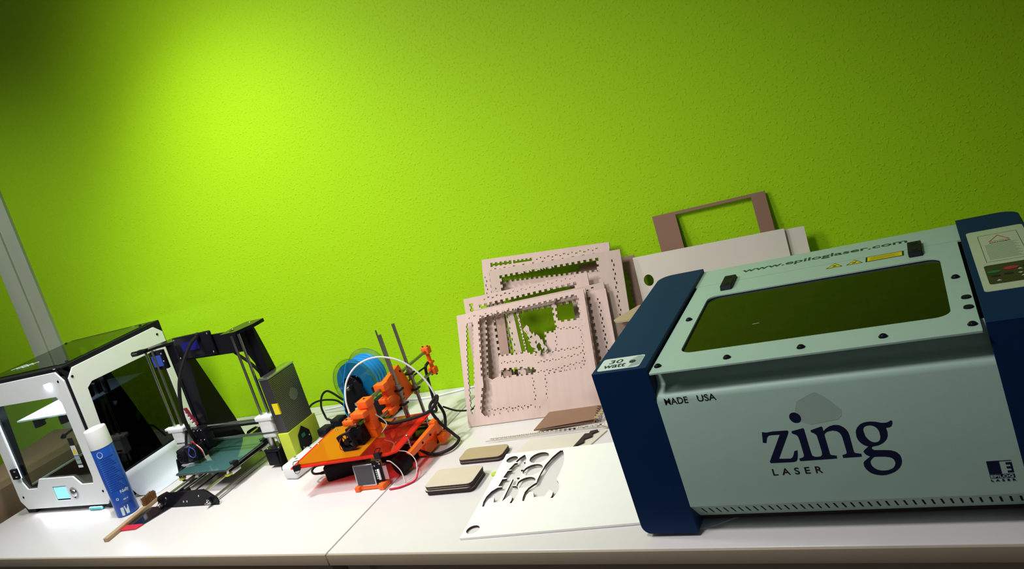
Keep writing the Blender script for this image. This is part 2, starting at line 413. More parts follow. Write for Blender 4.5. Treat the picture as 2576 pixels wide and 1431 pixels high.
# outlines measured off the real flat things, in metres
DATA = {"zing":[[[0.9321,0.1742],[0.9386,0.173],[0.9479,0.174],[0.9692,0.1735],[0.9701,0.1718],[0.9686,0.1679],[0.9453,0.1285],[0.962,0.1274],[0.9653,0.1297],[0.968,0.1341],[0.97,0.1391],[0.975,0.1403],[0.9734,0.1327],[0.9712,0.1257],[0.9687,0.1225],[0.965,0.1215],[0.9314,0.1221],[0.9307,0.1248],[0.9566,0.1678],[0.945,0.1681],[0.9403,0.1675],[0.9373,0.1646],[0.934,0.1558],[0.929,0.1569]],
[[0.9749,0.1718],[0.992,0.1752],[0.9927,0.1732],[0.9927,0.1423],[0.9928,0.1342],[0.9934,0.1299],[0.996,0.128],[0.9992,0.1274],[1.0027,0.1275],[1.0053,0.1283],[1.0071,0.1305],[1.0078,0.136],[1.0075,0.1602],[1.0069,0.1627],[1.0046,0.1655],[1.0009,0.1678],[1.0012,0.1708],[1.0175,0.1755],[1.0183,0.1741],[1.0183,0.1676],[1.0222,0.1713],[1.0281,0.1746],[1.0343,0.176],[1.04,0.1754],[1.0437,0.1736],[1.0471,0.1703],[1.0495,0.1666],[1.0507,0.163],[1.0511,0.1581],[1.0507,0.1344],[1.0508,0.1314],[1.052,0.1295],[1.0597,0.1274],[1.0591,0.123],[1.0342,0.1228],[1.0339,0.1275],[1.0377,0.1285],[1.04,0.1293],[1.041,0.1317],[1.0409,0.1551],[1.0403,0.1596],[1.0387,0.1632],[1.036,0.1659],[1.0305,0.1675],[1.0244,0.1666],[1.0206,0.1649],[1.0182,0.1622],[1.0181,0.1582],[1.0181,0.1311],[1.0186,0.1294],[1.0201,0.1287],[1.0263,0.1272],[1.0258,0.1226],[0.9744,0.1223],[0.9737,0.1263],[0.9794,0.1281],[0.9811,0.1295],[0.9819,0.132],[0.9819,0.1565],[0.9813,0.1626],[0.9794,0.1653],[0.9748,0.1678],[0.9741,0.1694]],
[[1.1083,0.1753],[1.1099,0.1755],[1.1107,0.1745],[1.1101,0.1708],[1.1078,0.1667],[1.1056,0.1655],[1.1005,0.1648],[1.1008,0.1582],[1.0998,0.1525],[1.0976,0.1479],[1.0954,0.1454],[1.0924,0.1427],[1.0887,0.1405],[1.0838,0.1386],[1.0772,0.1378],[1.0756,0.1367],[1.075,0.1353],[1.0757,0.1333],[1.0782,0.1319],[1.0927,0.1307],[1.0989,0.1298],[1.1039,0.1275],[1.1064,0.1251],[1.1084,0.1218],[1.1091,0.1169],[1.1087,0.1121],[1.1071,0.1074],[1.1041,0.1027],[1.1005,0.0993],[1.0958,0.096],[1.0896,0.0935],[1.0845,0.0921],[1.0788,0.0917],[1.0726,0.0928],[1.0689,0.0941],[1.0653,0.0961],[1.0627,0.0988],[1.06,0.1029],[1.0586,0.1075],[1.0589,0.1129],[1.0605,0.1153],[1.0699,0.1224],[1.0657,0.1252],[1.0639,0.1279],[1.0631,0.1306],[1.0647,0.133],[1.0714,0.1383],[1.068,0.1398],[1.0649,0.1421],[1.0624,0.1452],[1.0605,0.1493],[1.0596,0.1543],[1.0605,0.1621],[1.0617,0.1654],[1.064,0.1691],[1.0682,0.1731],[1.0715,0.1749],[1.0746,0.1758],[1.0779,0.1765],[1.082,0.1765],[1.0859,0.1761],[1.0897,0.1754],[1.0963,0.1731],[1.1025,0.1727],[1.106,0.1739]],
[[1.0729,0.1687],[1.0747,0.1698],[1.0778,0.1707],[1.0814,0.1707],[1.0844,0.1698],[1.0871,0.1678],[1.0892,0.1649],[1.0905,0.1602],[1.0905,0.1558],[1.0901,0.1515],[1.0888,0.1477],[1.0865,0.145],[1.0839,0.144],[1.081,0.1438],[1.0781,0.1448],[1.0757,0.1468],[1.073,0.1506],[1.0713,0.1552],[1.0708,0.1611],[1.071,0.1655]],
[[1.0758,0.1215],[1.079,0.1214],[1.0896,0.1206],[1.0941,0.1195],[1.0973,0.1178],[1.0992,0.1148],[1.0998,0.1108],[1.0988,0.107],[1.0968,0.1037],[1.0939,0.1015],[1.0886,0.0994],[1.0837,0.0989],[1.079,0.0993],[1.0749,0.1009],[1.0715,0.1036],[1.0691,0.1072],[1.0682,0.1112],[1.0686,0.1147],[1.0704,0.1175],[1.073,0.1199]],
[[0.9931,0.1905],[0.9925,0.1885],[0.9913,0.1867],[0.9898,0.1853],[0.9879,0.1845],[0.9858,0.1842],[0.9837,0.1845],[0.9817,0.1853],[0.9799,0.1867],[0.9785,0.1885],[0.9775,0.1906],[0.9771,0.1928],[0.9772,0.195],[0.9778,0.1971],[0.979,0.1989],[0.9806,0.2003],[0.9824,0.2011],[0.9845,0.2014],[0.9866,0.2011],[0.9886,0.2002],[0.9904,0.1988],[0.9918,0.1971],[0.9928,0.195],[0.9932,0.1928]]],"rocket":[[[0.4221,-0.4786],[0.4255,-0.4813],[0.4258,-0.477],[0.4329,-0.4899],[0.4406,-0.507],[0.4463,-0.5244],[0.4509,-0.5475],[0.4533,-0.5698],[0.4556,-0.5993],[0.4634,-0.6096],[0.4714,-0.6235],[0.4753,-0.6387],[0.4745,-0.6514],[0.4715,-0.6655],[0.4666,-0.6654],[0.4672,-0.6561],[0.4642,-0.6432],[0.453,-0.6354],[0.4516,-0.6466],[0.4505,-0.6583],[0.4273,-0.6593],[0.419,-0.64],[0.4091,-0.6401],[0.4068,-0.651],[0.4101,-0.6713],[0.4056,-0.6713],[0.4016,-0.6579],[0.3983,-0.6391],[0.4003,-0.6242],[0.4067,-0.6115],[0.4118,-0.6053],[0.4096,-0.5925],[0.4071,-0.5685],[0.4062,-0.5358],[0.4113,-0.505],[0.4178,-0.4867]],
[[0.3348,-0.4846],[0.3409,-0.4932],[0.3471,-0.5049],[0.3497,-0.5142],[0.3443,-0.5146],[0.3457,-0.5178],[0.3509,-0.5182],[0.355,-0.5314],[0.3583,-0.546],[0.35,-0.5469],[0.3514,-0.5497],[0.3586,-0.5494],[0.3626,-0.5771],[0.3539,-0.5781],[0.3552,-0.5811],[0.3631,-0.5811],[0.367,-0.6099],[0.3568,-0.6104],[0.3581,-0.6133],[0.3669,-0.6138],[0.3722,-0.6177],[0.3813,-0.6319],[0.3849,-0.6444],[0.3843,-0.662],[0.3835,-0.6768],[0.3789,-0.677],[0.3789,-0.667],[0.3759,-0.6548],[0.3679,-0.6473],[0.3645,-0.653],[0.3599,-0.6637],[0.3578,-0.6694],[0.347,-0.5838],[0.3435,-0.5814],[0.3515,-0.67],[0.3391,-0.6712],[0.3324,-0.6531],[0.3213,-0.6578],[0.3201,-0.6716],[0.3228,-0.6847],[0.318,-0.6847],[0.3126,-0.6674],[0.3108,-0.6485],[0.3141,-0.6296],[0.3231,-0.6159],[0.334,-0.615],[0.3323,-0.6119],[0.3225,-0.6106],[0.3206,-0.5834],[0.3309,-0.5825],[0.3292,-0.5791],[0.3196,-0.5772],[0.3194,-0.5501],[0.3283,-0.5491],[0.3269,-0.5458],[0.3189,-0.5463],[0.324,-0.5205],[0.3295,-0.5184],[0.3283,-0.5157],[0.3231,-0.5125],[0.3272,-0.4967]]],"circ":[[0.3095,-0.5014,0.0137],[0.3784,-0.503,0.0224],[0.382,-0.5528,0.0227],[0.386,-0.6023,0.0209],[0.3344,-0.7633,0.014]],"F1hole":[[0.0681,0.2754],[0.3496,0.2833],[0.3502,0.2279],[0.3482,0.1919],[0.3469,0.1489],[0.3452,0.1084],[0.2369,0.1066],[0.233,0.0426],[0.2207,0.0265],[0.1894,0.0305],[0.1114,0.0276],[0.0517,0.0221],[0.0424,0.0324],[0.058,0.1009],[0.0579,0.116]],"F1slot":[[0.0294,0.2686],[0.046,0.2688],[0.0365,0.1685],[0.0207,0.0314],[0.0142,0.0315],[0.0156,0.1031],[0.0207,0.1901]],"F0holes":[[[0.0846,0.2747],[0.1698,0.2765],[0.1833,0.1604],[0.1068,0.1635],[0.1032,0.1496],[0.1023,0.1308],[0.0984,0.1088],[0.0779,0.1034],[0.0683,0.1094]],
[[0.1772,0.277],[0.2706,0.2811],[0.2738,0.2306],[0.2751,0.2005],[0.2428,0.2004],[0.2398,0.1543],[0.1889,0.1558],[0.1826,0.2127]],
[[0.2876,0.2801],[0.3418,0.2816],[0.3436,0.2197],[0.2847,0.223]],
[[0.1072,0.1233],[0.177,0.1178],[0.2068,0.1107],[0.2037,0.1038],[0.1421,0.1062],[0.1048,0.106]]],"F0kerf":[[[0.107,0.1433],[0.1757,0.1366]],
[[0.2063,0.1485],[0.271,0.1486],[0.3356,0.1469]],
[[0.2114,0.1284],[0.2678,0.1278],[0.3369,0.1315]],
[[0.1915,0.1045],[0.256,0.1034],[0.3375,0.1116]],
[[0.2265,0.0939],[0.2941,0.0949],[0.35,0.0943]],
[[0.2745,0.1968],[0.2691,0.1496]],
[[0.2698,0.2051],[0.3416,0.1955]],
[[0.1942,0.0949],[0.1938,0.0331]],
[[0.2296,0.0879],[0.2258,0.0325]],
[[0.0546,0.0269],[0.1303,0.0248],[0.1834,0.0229]],
[[0.1256,0.2613],[0.1281,0.2029],[0.1334,0.1639]],
[[0.343,0.1923],[0.3405,0.1418],[0.3374,0.0992]]]}

# ------------------------------------------------------------------ the setting
m = MB(); m.box(-4.2, 3.2, 0, 0.12, -0.74, 2.5); struct(m.build('wall_back', M['wall']))
m = MB(); m.box(-4.2, 3.2, -3.4, 0.0, -0.80, -0.74); struct(m.build('floor', M['floor']))
# light duct running up the wall: broad box with a narrower rounded cover strip
m = MB(); m.box(-2.053, -1.866, -0.012, 0, -0.74, 2.5); m.box(-2.053, -1.955, -0.022, -0.010, -0.74, 2.5, 0.003)
struct(m.build('trim_1', M['pilaster']))

def table(x0, x1, label):
    t = thing('table', label, 'table', ((x0 + x1) / 2, -0.414, -0.74), 'white laminate work tables along the wall')
    m = MB(); m.box(x0, x1, -0.8255, -0.002, -0.026, 0, 0.002); m.build('tabletop', M['table'], t)
    m = MB(); m.box(x0, x1, -0.8300, -0.8256, -0.0265, -0.0015, 0.001); m.build('edge_band', M['tedge'], t)
    for x in (x0 + 0.05, x1 - 0.05):
        for y in (-0.775, -0.06):
            m = MB(); m.box(x - 0.03, x + 0.03, y - 0.03, y + 0.03, -0.74, -0.0262, 0.003); m.build('leg', M['tleg'], t)
    for y in (-0.79, -0.06):
        m = MB(); m.box(x0 + 0.08, x1 - 0.08, y, y + 0.02, -0.07, -0.0262); m.build('rail', M['tleg'], t)
table(-1.56, -0.002, 'white laminate table carrying the three 3D printers')
table(0.002, 1.88, 'white laminate table carrying the laser engraver')

# brown carton standing left of the table, seen through the boxed printer
m = MB(); m.hexa([(-1.63, -0.98, -0.74), (-1.60, -0.10, -0.74), (-2.04, -0.075, -0.74), (-1.77, -0.98, -0.74), (-1.63, -0.98, 0.085), (-1.60, -0.10, 0.085), (-2.045, -0.07, 0.085), (-1.76, -0.98, 0.085)])
o = m.build('cardboard_carton', M['card']); tag(o, 'plain brown carton standing on the floor beyond the left end of the table', 'box')

# wooden stool under the right table
t = thing('stool', 'round red-brown stool just visible under the right table', 'stool', (0.75, -0.60, -0.74))
m = MB(); m.cyl((0.75, -0.60, -0.225), (0.75, -0.60, -0.190), 0.165, seg=40); m.build('seat', M['seat'], t, bevel=0.004)
for i in range(4):
    a = PI / 4 + i * PI / 2; m = MB(); m.cyl((0.75 + 0.11 * math.cos(a), -0.60 + 0.11 * math.sin(a), -0.225), (0.75 + 0.16 * math.cos(a), -0.60 + 0.16 * math.sin(a), -0.74), 0.015, 0.012); m.build('leg', M['wood'], t)

# ------------------------------------------------------------------ enclosed printer (left)
def boxed_printer():
    X0, X1, Y0, Y1, Z0, Z1 = -1.487, -1.006, -0.584, -0.206, 0.030, 0.452
    t = thing('enclosed_printer', 'white and black enclosed 3D printer with lit interior at the left', '3D printer', (-1.247, -0.395, 0))
    m = MB(); p = 0.022
    for x in (X0, X1 - p):
        for y in (Y0, Y1 - p): m.box(x, x + p, y, y + p, Z0, Z1)
    for z in (Z0, Z1 - p):
        m.box(X0, X1, Y0, Y0 + p, z, z + p); m.box(X0, X1, Y1 - p, Y1, z, z + p); m.box(X0, X0 + p, Y0, Y1, z, z + p); m.box(X1 - p, X1, Y0, Y1, z, z + p)
    m.build('frame', M['black'], t, bevel=0.001)
    m = MB(); m.box(X0 + p, X1 - p, Y0 + p, Y1 - p, 0.034, 0.042); m.build('floor_panel', M['gblack'], t)
    m = MB(); m.box(X0 + 0.03, X1 - 0.005, Y0 + 0.04, Y0 + 0.055, 0.012, 0.030); m.build('base_skirt', M['black'], t)
    for x in (X0, X1 - 0.055):
        for y in (Y0, Y1 - 0.06):
            m = MB(); m.hexa([(x + .004, y + .002, 0), (x + .05, y + .002, 0), (x + .05, y + .055, 0), (x + .004, y + .055, 0), (x, y - .002, .032), (x + .056, y - .002, .032), (x + .056, y + .06, .032), (x, y + .06, .032)]); m.build('foot', M['black'], t, bevel=0.002)
    c = 0.030
    fr = [(-1.463, .017), (-1.040, .017), (-1.0135, .046), (-1.0135, .416), (-1.040, .447), (-1.460, .447), (-1.489, .418), (-1.489, .046)]
    win = [(-1.437, .112), (-1.420, .086), (-1.367, .086), (-1.338, .118), (-1.160, .1155), (-1.131, .0875), (-1.072, .0875), (-1.0636, .109), (-1.0636, .352), (-1.080, .373), (-1.415, .376), (-1.437, .352)]
    scr = [(-1.2885, .0390), (-1.2140, .0390), (-1.2140, .0875), (-1.2885, .0875)]
    m = MB(); m.mesh(flat([fr, win, scr], 0.005), F_front(-0.584)); fp = m.build('front_panel', M['white'], t, bevel=0.0006)
    for x, z in ((-1.462, .060), (-1.040, .060), (-1.040, .418), (-1.462, .418)):
        m = MB(); m.dome((x, -0.589, z), (0, -1, 0), 0.0042, 0.0025); m.build('screw', M['black'], fp)
    m = MB(); m.box(-1.2885, -1.2140, -0.584, -0.578, .039, .0875); sp = m.build('screen_bezel', M['black'], t)
    m = MB(); m.box(-1.2855, -1.2190, -0.5860, -0.5843, .0435, .0835); m.build('screen', M['screen'], sp)
    m = MB(); m.cyl((-1.1805, -0.589, .0630), (-1.1805, -0.592, .0630), 0.019, seg=32); m.dome((-1.1805, -.592, .063), (0, -1, 0), .0125, .006, 24); k = m.build('dial', M['alu'], t)
    for a in range(3):
        m = MB(); m.dome((-1.1805 + .0145 * math.cos(a * 2.1 + .4), -.592, .063 + .0145 * math.sin(a * 2.1 + .4)), (0, -1, 0), .003, .0015, 10); m.build('dial_dimple', M['black'], k)
    # door of clear acrylic inside the front opening, with black clip and sticker
    m = MB(); m.box(-1.445, -1.056, -0.5835, -0.5815, .082, .380); m.build('door_pane', M['clear'], t)
    m = MB(); m.box(-1.459, -1.427, -0.6000, -0.589, .128, .164, .003); h = m.build('hinge', M['black'], t)
    for z in (.137, .156):
        m = MB(); m.box(-1.436, -1.427, -.6012, -.6, z, z + .002); m.build('hinge_mark', M['wplast'], h)
    m = MB(); m.box(-1.455, -1.437, -0.5995, -0.589, .300, .333, .003); m.build('hinge', M['black'], t)
    m = MB(); m.box(-1.117, -1.092, -0.5845, -0.5836, .140, .238); st = m.build('warning_sticker', M['bink'], t)
    m = MB(); m.mesh(flat([[(-1.1165, .181), (-1.0925, .181), (-1.0925, .213), (-1.1165, .213)]], .0003), F_front(-.5846)); m.build('sticker_field', M['paper'], st)
    m = MB(); m.mesh(flat([[(-1.1140, .186), (-1.0950, .186), (-1.1045, .209)]], .0003), F_front(-.5850)); m.build('warning_triangle', M['yellow'], st)
    m = MB(); m.mesh(flat([[(-1.1165, .153), (-1.0925, .153), (-1.0925, .179), (-1.1165, .179)], [(-1.115, .165), (-1.094, .165), (-1.094, .1665), (-1.115, .1665)]], .0003), F_front(-.5846)); m.build('sticker_text', M['labelgrey'], st)
    m = MB(); m.mesh(flat([rrect(-1.1165, .1405, -1.0925, .1485, .003)], .0003), F_front(-.5846)); m.build('sticker_field', M['paper'], st)
    # side panel
    sd = [(-.560, .046), (-.212, .046), (-.212, .4185), (-.2397, .444), (-.555, .444), (-.579, .4185), (-.579, .046)]
    sw = [(-.548, .078), (-.248, .078), (-.248, .352), (-.262, .372), (-.513, .380), (-.5334, .367)]
    sd = [(-.579, .072), (-.555, .046), (-.238, .046), (-.212, .072)] + sd[2:6]
    m = MB(); m.mesh(flat([sd, sw], 0.005), F_side(-1.006)); sp = m.build('side_panel', M['white'], t, bevel=0.0006)
    for y, z in ((-.566, .4195), (-.236, .417), (-.566, .072), (-.236, .072)):
        m = MB(); m.dome((-1.001, y, z), (1, 0, 0), 0.0042, 0.0025); m.build('screw', M['black'], sp)
    m = MB(); m.box(-1.0085, -1.0065, -0.56, -0.235, .070, .390); m.build('side_pane', M['smoke'], t)
    # left side and back
    m = MB(); m.mesh(flat([sd, sw], 0.005), F_side(-1.492)); m.build('side_panel', M['white'], t, bevel=0.0006)
    m = MB(); m.mesh(flat([sd, sw], 0.003), F_side(-1.4655)); m.build('side_liner', M['gblack'], t)
    m = MB(); m.box(X0 + .02, X1 - .02, Y1 - .004, Y1 - .002, .05, .435); m.build('back_pane', M['clear'], t)
    # lid
    m = MB(); m.mesh(flat([[(-1.487, -.586), (-1.006, -.586), (-1.006, -.206), (-1.487, -.206)], [(-1.462, -.545), (-1.036, -.545), (-1.036, -.246), (-1.462, -.246)]], .006), F_top(.452)); m.build('lid_frame', M['black'], t, bevel=.001)
    m = MB(); m.box(-1.472, -1.026, -.555, -.236, .458, .461); lp = m.build('lid_pane', M['topclear'], t)
    for x, y in ((-1.455, -.538), (-1.043, -.538), (-1.043, -.253), (-1.455, -.253)):
        m = MB(); m.dome((x, y, .461), (0, 0, 1), .005, .004, 12); m.build('lid_knob', M['black'], lp)
    m = MB()   # etched scribble on the lid
    for k in range(3): m.tube([(-1.42 + .10 * j / 6 + .01 * k, -.49 + .012 * k + .012 * (j % 2), .4613) for j in range(7)], .0005, 4, 4)
    m.build('etched_lettering', M['wplast'], lp)
    m = MB(); m.box(-1.045, -1.034, -.5865, -.5845, .4555, .4575); m.build('frame_mark', M['wplast'], t)
    # inside: build plate, brackets, light strip, extruder and spool
    m = MB(); m.box(-1.40, -1.105, -.548, -.255, .300, .305); m.build('build_plate', M['white'], t)
    m = MB()
    for x in (-1.33, -1.19): m.box(x, x + .03, -.54, -.24, .285, .2995); m.cyl((x + .015, -.53, .292), (x + .015, -.53, .272), .018, seg=20)
    m.build('plate_bracket', M['gblack'], t)
    m = MB(); m.box(-1.46, -1.04, -.570, -.560, .425, .430); m.build('light_strip', M['led'], t)
    m = MB(); m.box(-1.462, -1.459, -.575, -.570, .12, .40); m.build('light_strip', M['led'], t)
    m = MB(); m.box(-1.30, -1.235, -.41, -.37, .372, .432, .003); m.box(-1.44, -1.05, -.395, -.387, .40, .408); m.build('carriage', M['gblack'], t)
    m = MB(); m.box(-1.095, -1.050, -.522, -.485, .325, .368, .005); e = m.build('feeder_motor', M['alu'], t)
    m = MB(); m.cyl((-1.050, -.505, .346), (-1.048, -.505, .346), .004); m.build('motor_shaft', M['black'], e)
    m = MB(); m.box(-1.085, -1.05, -.475, -.455, .325, .362, .003); m.box(-1.075, -1.045, -.445, -.435, .315, .372, .003); m.build('feeder_housing', M['dsteel'], t)
    m = MB(); m.ring((-1.10, -.36, .20), (-1.045, -.36, .20), .105, .03); m.build('inner_spool', M['gblack'], t)
    m = MB(); m.box(-1.11, -1.09, -.225, -.21, .10, .40); m.box(-1.40, -1.37, -.225, -.21, .05, .43); m.build('guide_rail', M['black'], t)
    m = MB(); m.tube([(-1.06, -.565, .275), (-1.075, -.568, .262), (-1.105, -.57, .256), (-1.135, -.575, .246)], .0035, 8); m.dome((-1.137, -.577, .245), (-.8, -.3, -.4), .008, .014, 12); c = m.build('latch_arm', M['gblack'], t)
    m = MB(); m.dome((-1.078, -.566, .262), (0, -1, .2), .012, .012, 12); m.cyl((-1.078, -.56, .262), (-1.078, -.53, .272), .012, seg=12); m.build('nozzle_clamp', M['steel'], c)
boxed_printer()
# soft light of the printer's own LED strip
area('printer_interior_lamp', (-1.24, -0.50, 0.422), (-1.20, -0.42, 0.05), 0.36, 0.05, 1.3, (0.70, 0.85, 1.0))
area('printer_plinth_lamp', (-1.24, -0.588, 0.014), (-1.24, -0.70, 0.0), 0.36, 0.01, 0.12, (0.88, 0.92, 1.0))

# sheet of paper curled against the printer's side
pm = bmesh.new(); rows = []
for i in range(13):
    a = i / 12; row = []
    for j in range(5):
        y = -.515 + .23 * j / 4 - .02 * a * (1 - j / 4)
        if a < .5: p = (-.905 - .06 * a * 2 + .004 * math.sin(j), y, .0012 + .002 * a)
        else:
            s = (a - .5) * 2; p = (-.965 - .031 * math.sin(s * PI / 2), y - .006 * s, .0032 + .080 * (1 - math.cos(s * PI / 2)))
        row.append(pm.verts.new(p))
    rows.append(row)
for i in range(12):
    for j in range(4): pm.faces.new((rows[i][j], rows[i][j + 1], rows[i + 1][j + 1], rows[i + 1][j]))
m = MB(); m.merge(pm); o = m.build('paper_sheet', M['paper']); s = o.modifiers.new('thickness', 'SOLIDIFY'); s.thickness = 0.0005; s.offset = 1
tag(o, 'white paper sheet curling up against the side of the white enclosed printer', 'paper')

# cyan pen cap
m = MB(); m.cyl((-1.135, -.588, .0055), (-1.079, -.588, .0055), .0052, seg=12); m.dome((-1.135, -.588, .0055), (-1, 0, 0), .0052, .006, 12); m.dome((-1.079, -.588, .0055), (1, 0, 0), .0052, .004, 12)
tag(m.build('marker_pen', M['cyan']), 'small cyan marker lying in front of the white enclosed printer', 'pen')

# ------------------------------------------------------------------ spray can
def spray_can(x, y):
    t = thing('spray_can', 'tall blue spray can with a white cap in front of the enclosed printer', 'spray can', (x, y, 0))
    m = MB(); r = .0320
    prof = [(r - .003, 0), (r, .003), (r, .2115), (r - .002, .2145), (r - .004, .216)]
    for (r0, z0), (r1, z1) in zip(prof, prof[1:]): m.cyl((x, y, z0), (x, y, z1), r0, r1, seg=40, caps=False)
    m.cyl((x, y, 0), (x, y, .0005), r - .003, seg=40); b = m.build('body', M['can'], t)
    m = MB(); m.cyl((x, y, .2125), (x, y, .266), .0324, .0310, seg=40, caps=False); m.cyl((x, y, .266), (x, y, .2680), .0310, .0298, seg=40, caps=False); m.dome((x, y, .268), (0, 0, 1), .0298, .0014, 40); m.build('cap', M['wplast'], t)
    az = math.atan2(-1.9846 - y, 1.2357 - x)     # the printed side faces into the room
    def wrap(me, a0, z0):
        for v in me.vertices:
            a = az + a0 + v.co.x / .0322; rr = .03215 + v.co.z; h = z0 + v.co.y; v.co = (x + rr * math.cos(a), y + rr * math.sin(a), h)
        return me
    def strip(x0, x1, z0, z1, n=8):
        me = flat([[(x0 + (x1 - x0) * k / n, 0) for k in range(n + 1)] + [(x1 - (x1 - x0) * k / n, z1 - z0) for k in range(n + 1)]], .0002)
        return wrap(me, 0, z0)
    m = MB(); m.mesh(wrap(flat([[(.0085 * math.cos(q) - .014, .0095 * math.sin(q)) for q in [i * PI / 10 for i in range(20)]]], .0002), 0, .195)); m.build('round_emblem', M['label'], b)
    lm = mat('pale_blue_print', (0.10, 0.25, 0.62), rough=0.4, var=0.3, scale=900)
    m = MB()
    for k in range(17): m.mesh(strip(-.026, .022 - (k % 4) * .004, .082 + k * .0062, .0845 + k * .0062))
    m.build('fine_print', lm, b)
    m = MB(); m.mesh(wrap(text_mesh('Nelly', .0125, .027, .0002, bold=.02), 0, .066)); m.build('lettering', M['label'], b)
    m = MB(); m.mesh(wrap(text_mesh('400 ml', .005, .014, .0002, bold=.02), 0, .047)); m.mesh(wrap(circle_mesh(.004), -.45, .056)); m.build('volume_print', M['label'], b)
    m = MB(); m.mesh(strip(-.02, .018, .036, .038)); m.build('red_print', M['red'], b)
    m = MB(); m.mesh(wrap(flat([[(-.018, 0), (-.010, 0), (-.008, .024), (-.017, .024)]], .0002), 0, .005)); m.mesh(wrap(flat([[(-.004, .0), (.004, .0), (.006, .024), (-.006, .024)]], .0002), 0, .007)); m.build('badge', M['label'], b)
def circle_mesh(r): return flat([circle(0, 0, r, 16), circle(0, 0, r * .6, 16)], .0002)
spray_can(-0.926, -0.612)

# ------------------------------------------------------------------ brush and scraper in front of the can
def dirf(a, b):
    d = Vector(b) - Vector(a); L = d.length; ang = math.atan2(d.y, d.x); return Matrix.Translation(a) @ Matrix.Rotation(ang, 4, 'Z'), L
F, L = dirf((-.833, -.762, 0), (-.862, -.555, 0))
t = thing('brush', 'wooden handled brush with brown bristles lying beside the spray can', 'brush', (-.847, -.66, 0))
m = MB(F); m.box(0, L, -.0085, .0085, .0008, .011, .0015); m.build('handle', M['wood'], t)
m = MB(F)
for i in range(320):
    u = L - .050 + .046 * random.random(); v = -.007 + .014 * random.random(); m.cyl((u, v, .011), (u + .006 * (random.random() - .5), v + .007 * (random.random() - .5), .030 + .005 * random.random()), .0010, .0007, 4)
m.box(L - .050, L - .003, -.006, .006, .0105, .018)
m.build('bristles', M['bristle'], t)
t = thing('scraper', 'dark shiny scraper blade with a red grip lying on the table below the brush', 'scraper', (-.80, -.66, 0))
m = MB(); m.hexa([(-.845, -.692, .0005), (-.772, -.692, .0005), (-.742, -.598, .0005), (-.840, -.596, .0005), (-.845, -.692, .0025), (-.772, -.692, .0025), (-.742, -.598, .0025), (-.840, -.596, .0025)]); m.build('blade', M['blade'], t)
m = MB(); m.hexa([(-.838, -.715, .0003), (-.775, -.708, .0003), (-.768, -.686, .0003), (-.846, -.690, .0003), (-.838, -.715, .0050), (-.775, -.708, .0050), (-.768, -.686, .0050), (-.846, -.690, .0050)]); m.build('grip', M['redacr'], t, bevel=.001)

